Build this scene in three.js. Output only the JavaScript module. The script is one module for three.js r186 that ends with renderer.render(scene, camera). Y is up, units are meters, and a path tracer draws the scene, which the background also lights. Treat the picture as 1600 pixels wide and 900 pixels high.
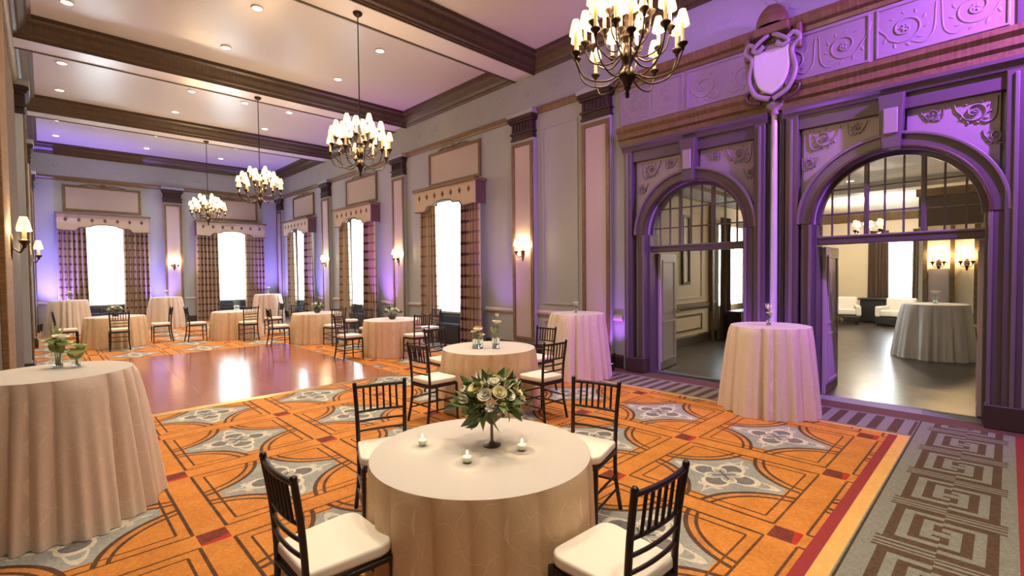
import * as THREE from 'three';
import { RoundedBoxGeometry } from 'three/addons/geometries/RoundedBoxGeometry.js';
import { mergeGeometries } from 'three/addons/utils/BufferGeometryUtils.js';
import { RectAreaLightUniformsLib } from 'three/addons/lights/RectAreaLightUniformsLib.js';

// ---------------------------------------------------------------- camera, sky, exposure
// room axes: x towards the arch wall, u (= -z) towards the far window wall, y up; metres
const scene = new THREE.Scene();
const camera = new THREE.PerspectiveCamera(61.69, 16 / 9, 0.05, 200);
camera.position.set(0, 1.73, 0);
camera.rotation.order = 'YXZ';
camera.rotation.set(-1.639 * Math.PI / 180, -44.16 * Math.PI / 180, -0.598 * Math.PI / 180);
const renderer = new THREE.WebGLRenderer({ antialias: true });
renderer.toneMapping = THREE.LinearToneMapping;
renderer.toneMappingExposure = 1.0;
renderer.shadowMap.enabled = true;
RectAreaLightUniformsLib.init();
scene.background = new THREE.Color().setRGB(0.86, 0.93, 1.0);
scene.backgroundIntensity = 2.2;
const LIGHT = { chandelier: 11, sconce: 1.0, down: 26, uplight: 34, daylight: 19, lounge: 28, wash: 150 };
const WARM = new THREE.Color().setRGB(1, 0.70, 0.38), SOFT = new THREE.Color().setRGB(1, 0.85, 0.68), DAY = new THREE.Color().setRGB(0.80, 0.92, 1.0), PURPLE = new THREE.Color().setRGB(0.48, 0.13, 1.0);

// ---------------------------------------------------------------- helpers
let seedV = 12345;
const rnd = () => ((seedV = (seedV * 1664525 + 1013904223) >>> 0) / 4294967296);
const rr = (a, b) => a + (b - a) * rnd();
const PI = Math.PI, V3 = (x, y, z) => new THREE.Vector3(x, y, z);
const taken = new Map();
function numbered(n) { const k = taken.get(n) || 0; taken.set(n, k + 1); return k ? n + '_' + String(k).padStart(3, '0') : n; }
function mesh(name, geo, mat, parent) { const m = new THREE.Mesh(geo, mat); m.name = name; m.castShadow = m.receiveShadow = true; parent.add(m); return m; }
function thing(name, label, category, group, x = 0, y = 0, u = 0, turn = 0) {
  const g = new THREE.Group(); g.name = numbered(name); g.position.set(x, y, -u); g.rotation.y = turn;
  g.userData = { label, category }; if (group) g.userData.group = group; scene.add(g); return g;
}
function struct(name, label, category, x = 0, y = 0, u = 0, turn = 0) {
  const g = new THREE.Group(); g.name = name; g.position.set(x, y, -u); g.rotation.y = turn;
  g.userData = { kind: 'structure', label, category }; scene.add(g); return g;
}
function copy(src, label, x, y, u, turn) {
  const c = src.clone(); c.name = numbered(src.name.replace(/_\d{3}$/, '')); c.userData = { ...src.userData, label };
  c.position.set(x, y, -u); c.rotation.y = turn; scene.add(c); return c;
}
const box = (w, h, d, x = 0, y = 0, z = 0) => new THREE.BoxGeometry(w, h, d).translate(x, y, z);
const rbox = (w, h, d, x = 0, y = 0, z = 0, r = 0.008, s = 2) => new RoundedBoxGeometry(w, h, d, s, r).translate(x, y, z);
const lathe = (pts, seg = 20) => new THREE.LatheGeometry(pts.map(p => new THREE.Vector2(p[0], p[1])), seg);
const tube = (pts, r, seg = 16, rs = 6, closed = false) => new THREE.TubeGeometry(new THREE.CatmullRomCurve3(pts, closed), seg, r, rs, closed);
function rod(a, b, r0, r1 = r0, seg = 8) {
  const d = b.clone().sub(a), g = new THREE.CylinderGeometry(r1, r0, d.length(), seg, 1);
  g.translate(0, d.length() / 2, 0);
  g.applyQuaternion(new THREE.Quaternion().setFromUnitVectors(V3(0, 1, 0), d.normalize())); return g.translate(a.x, a.y, a.z);
}
function plain(g) { const n = g.index ? g.toNonIndexed() : g.clone(); for (const k of Object.keys(n.attributes)) if (!['position', 'normal', 'uv'].includes(k)) n.deleteAttribute(k); return n; }
const merge = list => mergeGeometries(list.map(plain));
function rectShape(x0, y0, x1, y1) { const s = new THREE.Shape(); s.moveTo(x0, y0); s.lineTo(x1, y0); s.lineTo(x1, y1); s.lineTo(x0, y1); s.closePath(); return s; }
function rectHole(x0, y0, x1, y1) { const s = new THREE.Path(); s.moveTo(x0, y0); s.lineTo(x0, y1); s.lineTo(x1, y1); s.lineTo(x1, y0); s.closePath(); return s; }
function archHole(c, r, spring, y0 = 0) { const s = new THREE.Path(); s.moveTo(c - r, y0); s.lineTo(c - r, spring); s.absarc(c, spring, r, PI, 0, true); s.lineTo(c + r, y0); s.closePath(); return s; }
const ext = (shape, depth, z0 = 0, bevel = 0, cs = 32) => new THREE.ExtrudeGeometry(shape, { depth: depth - 2 * bevel, bevelEnabled: bevel > 0, bevelSize: bevel, bevelThickness: bevel, bevelOffset: -bevel, bevelSegments: 2, curveSegments: cs }).translate(0, 0, z0 + bevel);
// moulding: profile [out, h] swept along local x from a to b, on a wall whose room side is local -z
function mould(profile, a, b) {
  const s = new THREE.Shape(profile.map(p => new THREE.Vector2(p[0], p[1])));
  return new THREE.ExtrudeGeometry(s, { depth: b - a, bevelEnabled: false }).rotateY(PI / 2).translate(a, 0, 0);
}
// picture-frame moulding on a wall: four mitred bars, w wide, p proud of the wall
function frameBars(x0, y0, x1, y1, w, p, z = 0) {
  const s = rectShape(x0, y0, x1, y1); s.holes.push(rectHole(x0 + w, y0 + w, x1 - w, y1 - w));
  return ext(s, p, z - p, Math.min(0.006, p * 0.4), 4);
}
// uv in metres from position (top faces: x, z; sides: along, y)
function metreUV(g, s = 1) {
  const n = g.index ? g.toNonIndexed() : g, P = n.attributes.position, N = n.attributes.normal, uv = new Float32Array(P.count * 2);
  for (let i = 0; i < P.count; i++) {
    const ax = Math.abs(N.getX(i)), ay = Math.abs(N.getY(i)), az = Math.abs(N.getZ(i));
    const [a, b] = ay >= ax && ay >= az ? [P.getX(i), -P.getZ(i)] : ax >= az ? [P.getZ(i), P.getY(i)] : [P.getX(i), P.getY(i)];
    uv[2 * i] = a / s; uv[2 * i + 1] = b / s;
  }
  n.setAttribute('uv', new THREE.BufferAttribute(uv, 2)); return n;
}
// ---------------------------------------------------------------- textures
const hash = (x, y) => { let h = (x * 374761393 + y * 668265263) | 0; h = (h ^ (h >>> 13)) * 1274126177 | 0; return ((h ^ (h >>> 16)) >>> 0) / 4294967296; };
function vnoise(x, y, per) {
  const xi = Math.floor(x), yi = Math.floor(y), fx = x - xi, fy = y - yi, m = v => ((v % per) + per) % per;
  const a = hash(m(xi), m(yi)), b = hash(m(xi + 1), m(yi)), c = hash(m(xi), m(yi + 1)), d = hash(m(xi + 1), m(yi + 1));
  const sx = fx * fx * (3 - 2 * fx), sy = fy * fy * (3 - 2 * fy);
  return a + (b - a) * sx + (c - a) * sy + (a - b - c + d) * sx * sy;
}
function texture(w, h, fn, srgb = true) {
  const d = new Uint8Array(w * h * 4);
  for (let y = 0; y < h; y++) for (let x = 0; x < w; x++) {
    const c = fn((x + 0.5) / w, (y + 0.5) / h, x, y), i = (y * w + x) * 4;
    d[i] = Math.max(0, Math.min(255, c[0])); d[i + 1] = Math.max(0, Math.min(255, c[1])); d[i + 2] = Math.max(0, Math.min(255, c[2])); d[i + 3] = 255;
  }
  const t = new THREE.DataTexture(d, w, h); t.wrapS = t.wrapT = THREE.RepeatWrapping; t.magFilter = THREE.LinearFilter; t.minFilter = THREE.LinearMipmapLinearFilter; t.generateMipmaps = true;
  if (srgb) t.colorSpace = THREE.SRGBColorSpace; t.needsUpdate = true; return t;
}
const grey = v => [v, v, v];
const TILE = 1.34, LX = 0.77, LU = 1.0;        // carpet lattice
const carpetTex = texture(1024, 1024, (s, t, px, py) => {
  const x = (s - 0.5) * TILE, u = (t - 0.5) * TILE, ax = Math.abs(x), au = Math.abs(u), r = Math.hypot(x, u);
  const a = TILE / 2 - ax, b = TILE / 2 - au, q = Math.hypot(a, b), ph = Math.atan2(b, a);
  let c = [200, 128, 46];
  const band = ax < 0.21 || au < 0.21;
  if (r > 0.63 && ax > 0.2 && au > 0.2) {
    c = [150, 152, 144];
    const R = 0.09 + 0.2 * Math.pow(Math.abs(Math.cos(2 * ph)), 0.7), R2 = 0.05 + 0.12 * Math.pow(Math.abs(Math.sin(2 * ph)), 0.8);
    if (q < R && q > R - 0.045) c = [206, 198, 176];
    else if (q < R2 && q > R2 - 0.03) c = [206, 198, 176];
    else if (q < R - 0.045 && q > R2) c = [112, 110, 108];
    if (Math.abs(r - 0.72 - 0.02 * Math.sin(ph * 16)) < 0.014 && q > 0.28) c = [200, 193, 172];
    if (Math.abs(a - b) < 0.012 && q < 0.1) c = [90, 86, 84];
  }
  const ring = (r > 0.60 && r < 0.632) || (r > 0.535 && r < 0.560);
  if (ring && !(ax < 0.1 || au < 0.1)) c = [84, 54, 26];
  if (r > 0.562 && r < 0.598 && !band) c = [186, 124, 62];
  const ln = (p, o, wd) => Math.abs(p - o) < wd;
  if ((ln(ax, 0.10, 0.011) && au > 0.1) || (ln(ax, 0.18, 0.009) && au > 0.18)) c = [78, 50, 24];
  if ((ln(au, 0.10, 0.009) && ax > 0.1) || (ln(au, 0.18, 0.007) && ax > 0.18)) c = [96, 60, 26];
  if (ax < 0.088 && au < 0.088) c = u < -0.045 + x * 0.2 ? [176, 44, 24] : [110, 44, 28];
  const n = (hash(px, py) - 0.5) * 26 + (vnoise(s * 96, t * 96, 96) - 0.5) * 26 + (vnoise(s * 12, t * 12, 12) - 0.5) * 18;
  return [c[0] + n, c[1] + n * 0.85, c[2] + n * 0.6];
});
carpetTex.repeat.set(1 / TILE, 1 / TILE); carpetTex.offset.set(0.5 - LX / TILE, 0.5 - LU / TILE);
// key border: strip runs along x, u from -0.07 to 0.68; one motif = 0.77 m
const keyTex = texture(1024, 1024, (s, t, px, py) => {
  const u = t * 0.75, g = [132, 132, 118], br = [84, 62, 40];
  let c = g;
  if (u > 0.735) c = [60, 40, 22];
  else if (u > 0.05 && u < 0.66) {
    const x = (s - 0.5) * 0.77, y = u - 0.355, off = y > 0 ? 0.04 : -0.04;
    const d = Math.max(Math.abs(x - off) * 1.02, Math.abs(y) * 0.92 + 0.06);
    const k = Math.floor((d + 0.004) / 0.052);
    c = k % 2 ? br : g;
    if (Math.abs(x - off) > 0.30) c = Math.floor((Math.abs(x - off) - 0.30) / 0.026) % 2 ? g : br;
    if (Math.abs(x) < 0.03 && Math.abs(y) < 0.05) c = g;
  }
  const n = (hash(px, py) - 0.5) * 24 + (vnoise(s * 64, t * 64, 64) - 0.5) * 22;
  return [c[0] + n, c[1] + n, c[2] + n * 0.9];
});
keyTex.repeat.set(1 / 0.77, 1 / 0.75); keyTex.offset.set(0.1, 0.07 / 0.75);
const barTex = texture(256, 512, (s, t, px, py) => {
  const edge = s < 0.08 || s > 0.93, k = Math.floor(t * 6) % 2;
  const c = edge ? [132, 130, 122] : k ? [88, 62, 48] : [140, 136, 128], n = (hash(px, py) - 0.5) * 24;
  return [c[0] + n, c[1] + n, c[2] + n];
});
barTex.repeat.set(1 / 0.73, 1 / 0.54); barTex.offset.set(-6.42 / 0.73, 0);
const plainCarpet = texture(256, 256, (s, t, px, py) => { const n = (hash(px, py) - 0.5) * 40 + (vnoise(s * 20, t * 20, 20) - 0.5) * 20; return [225 + n * 0.7, 225 + n * 0.7, 225 + n * 0.7]; });
plainCarpet.repeat.set(2, 2);
const parquetTex = texture(1024, 1024, (s, t) => {          // 0.92 m panel: blocks of fingers in alternating directions
  const i = Math.floor(s * 6), j = Math.floor(t * 6), a = s * 6 - i, b = t * 6 - j, fl = (i + j) % 2, x = fl ? a : b, y = fl ? b : a;
  const k = Math.floor(x * 5), v = hash(i * 31 + k, j * 17 + fl * 7) - 0.5, grain = vnoise(x * 70 + i * 9, y * 6 + j * 5, 256) - 0.5;
  const e = (x * 5 - k) < 0.04 || a < 0.012 || b < 0.012 ? -26 : 0;
  return [158 + v * 34 + grain * 24 + e, 92 + v * 26 + grain * 18 + e * 0.8, 52 + v * 18 + grain * 12 + e * 0.6];
});
parquetTex.repeat.set(1 / 0.92, 1 / 0.92);
function clothWeave(base, line) {
  return texture(1024, 1024, (s, t, px, py) => {              // embroidered ribbons: crossing wavy lines on a crepe ground
    let k = 0;
    for (let q = 0; q < 4; q++) {
      const d1 = ((s + 0.045 * Math.sin(2 * PI * (t * 2 + q * 0.3)) + t * 0.0 + q / 4) * 2) % 1, d2 = ((t * 1 + s * 1 + 0.04 * Math.sin(2 * PI * (s * 3 + q * 0.21)) + q / 4) * 1) % 1, d3 = ((t * 1 - s * 1 + 0.05 * Math.sin(2 * PI * (t * 2 + q * 0.4)) + q / 4 + 4) * 1) % 1;
      if (q % 2 === 0 && (d2 < 0.006 || d3 < 0.006)) k = 0.7; if (q < 1 && d1 < 0.010) k = 0.5;
    }
    const n = (hash(px, py) - 0.5) * 14 + (vnoise(s * 128, t * 256, 256) - 0.5) * 12;
    return [base[0] + (line[0] - base[0]) * k + n, base[1] + (line[1] - base[1]) * k + n, base[2] + (line[2] - base[2]) * k + n];
  });
}
const clothTex = clothWeave([214, 188, 152], [244, 228, 200]), ivoryTex = clothWeave([220, 206, 188], [246, 238, 224]); clothTex.repeat.set(1 / 0.5, 1 / 0.5); ivoryTex.repeat.set(1 / 0.5, 1 / 0.5);
const clothBump = texture(512, 512, (s, t) => grey(128 + 60 * (vnoise(s * 6, t * 40, 40) - 0.5) + 70 * (vnoise(s * 40, t * 40, 40) - 0.5)), false); clothBump.repeat.set(1 / 0.62, 1 / 0.62);
const curtainTex = texture(512, 512, (s, t, px, py) => {       // beige ground with a dark woven check
  let c = [176, 156, 128]; const cx = Math.abs(((s * 3) % 1) - 0.5), cy = Math.abs(((t * 3) % 1) - 0.5);
  if (cx < 0.10) c = [142, 114, 100]; if (cy < 0.10) c = [136, 108, 92]; if (cx < 0.14 && cy < 0.14) c = [62, 40, 38];
  if (cx > 0.42) c = [196, 184, 160];
  const n = (hash(px, py) - 0.5) * 26; return [c[0] + n, c[1] + n, c[2] + n];
});
curtainTex.repeat.set(1 / 0.62, 1 / 0.78);
const plasterBump = texture(512, 512, (s, t) => grey(110 + 60 * vnoise(s * 24, t * 24, 24) + 50 * vnoise(s * 96, t * 96, 96)), false); plasterBump.repeat.set(0.7, 0.7);
const woodTex = texture(512, 512, (s, t, px, py) => { const g = vnoise(s * 6, t * 90, 90) * 0.6 + vnoise(s * 24, t * 24, 24) * 0.4, n = (g - 0.5) * 70 + (hash(px, py) - 0.5) * 10; return [196 + n, 190 + n, 182 + n]; });
const slateTex = texture(1024, 1024, (s, t, px, py) => {      // lounge floor: soft mottled stone-grey carpet with faint woven lattice
  const v = vnoise(s * 10, t * 10, 10) * 0.5 + vnoise(s * 40, t * 40, 40) * 0.5, i = Math.abs(((s * 8 + t * 8) % 1) - 0.5) < 0.06 || Math.abs(((s * 8 - t * 8 + 8) % 1) - 0.5) < 0.06 ? -14 : 0;
  const n = (v - 0.5) * 70 + i + (hash(px, py) - 0.5) * 14; return [132 + n, 122 + n, 112 + n];
}); slateTex.repeat.set(1 / 2.4, 1 / 2.4);

// ---------------------------------------------------------------- materials
const lin = (r, g, b) => new THREE.Color().setRGB(r, g, b);
const std = (color, roughness = 0.7, extra = {}) => new THREE.MeshStandardMaterial({ color, roughness, ...extra });
const phy = (color, roughness, extra) => new THREE.MeshPhysicalMaterial({ color, roughness, ...extra });
const M = {
  wall: std(lin(0.335, 0.36, 0.36), 0.62, { bumpMap: plasterBump, bumpScale: 0.0012 }),
  panel: std(lin(0.44, 0.37, 0.335), 0.55, { bumpMap: plasterBump, bumpScale: 0.001 }),
  arch: std(lin(0.088, 0.068, 0.078), 0.38),
  archTrim: std(lin(0.15, 0.122, 0.135), 0.38),
  relief: std(lin(0.27, 0.235, 0.25), 0.4),
  ceiling: std(lin(0.56, 0.51, 0.48), 0.28, { bumpMap: plasterBump, bumpScale: 0.004 }),
  brown: std(lin(0.115, 0.072, 0.04), 0.42, { map: woodTex }),
  gold: std(lin(0.27, 0.185, 0.085), 0.4, { map: woodTex }),
  gilt: std(lin(0.42, 0.25, 0.09), 0.75, { map: woodTex }),
  darkBoard: std(lin(0.13, 0.08, 0.035), 0.8, { map: woodTex }),
  capital: std(lin(0.032, 0.015, 0.013), 0.45),
  base: std(lin(0.05, 0.03, 0.026), 0.5),
  sheer: phy(lin(0.9, 0.93, 0.95), 0.95, { transmission: 0.55, thickness: 0, side: THREE.DoubleSide }),
  glass: phy(lin(1, 1, 1), 0.02, { transmission: 1, thickness: 0, ior: 1.45 }),
  vaseGlass: phy(lin(0.97, 1, 0.99), 0.03, { transmission: 1, thickness: 0, ior: 1.45 }),
  water: phy(lin(0.92, 0.97, 0.95), 0.02, { transmission: 1, thickness: 0.02, ior: 1.33 }),
  white: std(lin(0.72, 0.70, 0.66), 0.5),
  curtain: std(lin(0.80, 0.76, 0.74), 0.9, { map: curtainTex, side: THREE.DoubleSide }),
  pelmet: std(lin(0.46, 0.37, 0.29), 0.85, { side: THREE.DoubleSide }),
  motif: std(lin(0.10, 0.055, 0.05), 0.85),
  navy: std(lin(0.018, 0.028, 0.05), 0.5),
  carpet: std(lin(0.88, 0.86, 0.84), 0.95, { map: carpetTex }),
  key: std(lin(0.85, 0.85, 0.85), 0.95, { map: keyTex }),
  bar: std(lin(0.8, 0.78, 0.8), 0.95, { map: barTex }),
  red: std(lin(0.34, 0.03, 0.03), 0.95, { map: plainCarpet }),
  yellow: std(lin(0.92, 0.50, 0.13), 0.95, { map: plainCarpet }),
  russet: std(lin(0.14, 0.055, 0.036), 0.9, { map: plainCarpet }),
  umber: std(lin(0.1, 0.06, 0.04), 0.95, { map: plainCarpet }),
  parquet: phy(lin(0.95, 0.92, 0.9), 0.22, { map: parquetTex, clearcoat: 0.5, clearcoatRoughness: 0.12 }),
  brass: std(lin(0.72, 0.52, 0.22), 0.3, { metalness: 1 }),
  cloth: std(lin(0.98, 0.93, 0.86), 0.72, { map: clothTex, bumpMap: clothBump, bumpScale: 0.0015, side: THREE.DoubleSide }),
  clothIvory: std(lin(0.96, 0.92, 0.88), 0.72, { map: ivoryTex, bumpMap: clothBump, bumpScale: 0.0015, side: THREE.DoubleSide }),
  clothPlain: std(lin(0.54, 0.49, 0.42), 0.7, { bumpMap: clothBump, bumpScale: 0.0015, side: THREE.DoubleSide }),
  clothWhite: std(lin(0.80, 0.78, 0.74), 0.8, { bumpMap: clothBump, bumpScale: 0.0015, side: THREE.DoubleSide }),
  chair: std(lin(0.012, 0.006, 0.006), 0.34),
  cushion: std(lin(0.82, 0.74, 0.60), 0.85, { bumpMap: clothBump, bumpScale: 0.0008 }),
  iron: std(lin(0.035, 0.022, 0.016), 0.38, { metalness: 0.6 }),
  candle: std(lin(0.85, 0.62, 0.34), 0.6, { emissive: lin(1, 0.5, 0.15), emissiveIntensity: 0.5 }),
  shade: std(lin(0.9, 0.8, 0.55), 0.8, { emissive: lin(1, 0.72, 0.32), emissiveIntensity: 1.9, side: THREE.DoubleSide }),
  lens: std(lin(1, 1, 1), 0.5, { emissive: lin(1, 0.9, 0.75), emissiveIntensity: 9 }),
  purpleLens: std(lin(0.5, 0.3, 0.9), 0.4, { emissive: lin(0.42, 0.12, 1), emissiveIntensity: 2 }),
  black: std(lin(0.015, 0.014, 0.016), 0.4),
  leaf: std(lin(0.10, 0.16, 0.045), 0.55, { side: THREE.DoubleSide }),
  leafDark: std(lin(0.04, 0.075, 0.026), 0.55, { side: THREE.DoubleSide }),
  leafLight: std(lin(0.26, 0.32, 0.09), 0.55, { side: THREE.DoubleSide }),
  petal: std(lin(0.82, 0.78, 0.62), 0.75, { side: THREE.DoubleSide }),
  petalCream: std(lin(0.74, 0.66, 0.36), 0.75, { side: THREE.DoubleSide }),
  petalGreen: std(lin(0.5, 0.62, 0.26), 0.75, { side: THREE.DoubleSide }),
  petalPeach: std(lin(0.85, 0.50, 0.20), 0.75, { side: THREE.DoubleSide }),
  bronze: std(lin(0.10, 0.075, 0.06), 0.4, { metalness: 0.5 }),
  flame: std(lin(1, 0.8, 0.4), 0.6, { emissive: lin(1, 0.62, 0.22), emissiveIntensity: 4 }),
  wax: std(lin(0.88, 0.78, 0.58), 0.5),
  door: std(lin(0.42, 0.37, 0.38), 0.45),
  loungeWall: std(lin(0.72, 0.63, 0.45), 0.6, { bumpMap: plasterBump, bumpScale: 0.001 }),
  loungeCeiling: std(lin(0.74, 0.66, 0.52), 0.7),
  slate: std(lin(0.30, 0.285, 0.275), 0.3, { map: slateTex }),
  mirror: std(lin(0.8, 0.78, 0.74), 0.12, { metalness: 1 }),
  drape: std(lin(0.10, 0.065, 0.04), 0.9, { side: THREE.DoubleSide }),
  upholstery: std(lin(0.74, 0.71, 0.66), 0.85),
  silver: std(lin(0.62, 0.61, 0.66), 0.32, { metalness: 0.15 }),
};
const WX = 7.5, FU = 22.4, HCEIL = 6.25, HS = 5.91, HF = 5.16, HCAP = 4.59, LWX = -0.3, LWU = 6.6;
const BEAMS = [2.29, 7.27, 12.25, 17.22];
const frames = { right: [WX, 0, 0, PI / 2], far: [0, 0, FU, PI], left: [LWX, 0, 0, -PI / 2] };

// ---------------------------------------------------------------- floor
const floor = struct('floor', 'patterned ballroom carpet floor in orange, grey and brown', 'floor');
function slab(name, x0, x1, u0, u1, y0, y1, mat, parent) { return mesh(name, metreUV(box(x1 - x0, y1 - y0, u1 - u0, (x0 + x1) / 2, (y0 + y1) / 2, -(u0 + u1) / 2)), mat, parent); }
slab('subfloor', -4.3, 7.8, -4.3, 22.7, -0.3, -0.02, M.umber, floor);
slab('carpet_field', -4.0, 6.38, 0.86, FU, -0.02, 0, M.carpet, floor);
slab('red_stripe', -4.0, 6.38, 0.785, 0.86, -0.02, 0, M.red, floor);
slab('yellow_stripe', -4.0, 6.42, 0.69, 0.785, -0.02, 0, M.yellow, floor);
slab('yellow_stripe', 6.38, 6.42, 0.785, FU, -0.02, 0, M.yellow, floor);
slab('key_border', -4.0, 7.15, -0.07, 0.69, -0.02, 0, M.key, floor);
slab('bar_border', 6.42, 7.15, 0.69, FU, -0.02, 0, M.bar, floor);
slab('red_stripe', -4.0, 7.15, -0.2, -0.07, -0.02, 0, M.red, floor);
slab('brown_carpet', -4.0, 7.15, -4.0, -0.2, -0.02, 0, M.umber, floor);
slab('russet_band', 7.15, 7.8, -4.0, FU, -0.02, 0, M.russet, floor);

// dance floor: portable parquet panels inside a brass edge
const dance = thing('dance_floor', 'glossy reddish parquet dance floor with pale gold edging', 'dance floor', null, 0, 0, 0);
{
  const x0 = -0.22, u0 = 7.45, n = 5, m = 6, s = 0.92;
  const pg = metreUV(rbox(s - 0.003, 0.022, s - 0.003, 0, 0.011, 0, 0.0025, 1));
  for (let i = 0; i < n; i++) for (let j = 0; j < m; j++) {
    const p = mesh('parquet_panel', pg, M.parquet, dance); p.position.set(x0 + s * (i + 0.5), 0, -(u0 + s * (j + 0.5))); if ((i + j) % 2) p.rotation.y = PI / 2;
  }
  const x1 = x0 + n * s, u1 = u0 + m * s, pr = [[0, 0], [0.07, 0.0], [0.07, 0.004], [0.0, 0.022]];
  const e = (len, x, u, t) => { const g = mould(pr, 0, len); const q = mesh('edge_strip', g, M.brass, dance); q.position.set(x, 0, -u); q.rotation.y = t; };
  e(n * s, x0 + n * s, u0, PI); e(n * s, x0, u1, 0); e(m * s, x0, u0, PI / 2); e(m * s, x1, u1, -PI / 2);
}

// ---------------------------------------------------------------- ceiling and beams
const ceiling = struct('ceiling', 'cream coffered ceiling with dark brown crown mouldings', 'ceiling');
slab('ceiling_slab', -4.3, 7.8, -4.3, 22.7, HCEIL, HCEIL + 0.3, M.ceiling, ceiling);
const CROWN = [[0, HS], [0.035, HS], [0.05, HS + 0.03], [0.09, HS + 0.045], [0.12, HS + 0.10], [0.19, HS + 0.17], [0.22, HS + 0.24], [0.27, HS + 0.27], [0.27, HCEIL], [0, HCEIL]];
function swept(name, profile, a, b, fr, mat, parent) { const q = mesh(name, mould(profile, a, b), mat, parent); q.position.set(fr[0], fr[1], -fr[2]); q.rotation.y = fr[3]; return q; }
const spans = [];
let last = -4;
for (const b of BEAMS) {
  const x0 = b < LWU ? -4 : LWX, bm = slab('beam', x0, WX, b - 0.3, b + 0.3, HS, HCEIL, M.ceiling, ceiling);
  swept('beam_crown', CROWN, -WX, -x0, [0, 0, b - 0.3, PI], M.brown, ceiling);
  swept('beam_crown', CROWN, x0, WX, [0, 0, b + 0.3, 0], M.brown, ceiling);
  slab('soffit_bead', x0, WX, b + 0.26, b + 0.3, HS - 0.018, HS, M.brown, ceiling);
  slab('soffit_bead', x0, WX, b - 0.3, b - 0.27, HS - 0.018, HS, M.brown, ceiling);
  spans.push([last, b - 0.3]); last = b + 0.3;
}
spans.push([last, FU]);
for (const [a, b] of spans) {
  swept('wall_crown', CROWN, a, b, frames.right, M.brown, ceiling);
  if (a > LWU) swept('wall_crown', CROWN, -b, -a, frames.left, M.brown, ceiling);
  if (a < LWU && b > LWU) swept('wall_crown', CROWN, -b, -LWU, frames.left, M.brown, ceiling);
}
swept('wall_crown', CROWN, -WX, -LWX, frames.far, M.brown, ceiling);

// ---------------------------------------------------------------- walls
const WIN = [9.78, 14.72, 19.55], FWIN = [1.6, 5.57], WH = [0.8, 3.62], WHALF = 0.74;
const ARCH = [{ c: 3.525, r: 0.815, s: 2.38 }, { c: 1.0, r: 0.84, s: 2.36 }];
const PIL = [5.36, 7.26, 12.3, 17.3];
function inFrame(g, fr) { g.position.set(fr[0], fr[1], -fr[2]); g.rotation.y = fr[3]; return g; }
const wallRight = inFrame(struct('wall_right', 'long ballroom wall with tall curtained windows, pilasters and arched doorways', 'wall'), frames.right);
{
  const s = rectShape(-4.3, 0, FU + 0.3, HCEIL);
  for (const c of WIN) s.holes.push(rectHole(c - WHALF, WH[0], c + WHALF, WH[1]));
  for (const a of ARCH) s.holes.push(archHole(a.c, a.r, a.s, 0.0));
  mesh('wall_field', metreUV(ext(s, 0.3)), M.wall, wallRight);
}
const wallFar = inFrame(struct('wall_far', 'short end wall of the ballroom with two curtained windows', 'wall'), frames.far);
{
  const s = rectShape(-WX, 0, -LWX, HCEIL);
  for (const c of FWIN) s.holes.push(rectHole(-c - WHALF, WH[0], -c + WHALF, WH[1]));
  mesh('wall_field', metreUV(ext(s, 0.3)), M.wall, wallFar);
}
const wallLeft = inFrame(struct('wall_left', 'narrow view of the panelled wall running along the dance floor', 'wall'), frames.left);
mesh('wall_field', metreUV(box(FU + 0.3 - LWU, HCEIL, 0.3, -(FU + 0.3 + LWU) / 2, HCEIL / 2, 0.15)), M.wall, wallLeft);
const wallBack = struct('wall_back', 'ballroom walls around the near end of the room', 'wall');
slab('wall_field', -4.3, LWX - 0.3, LWU, LWU + 0.3, 0, HCEIL, M.wall, wallBack);
slab('wall_field', -4.3, -4.0, -4.0, LWU, 0, HCEIL, M.wall, wallBack);
slab('wall_field', -4.3, WX, -4.3, -4.0, 0, HCEIL, M.wall, wallBack);

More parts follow.
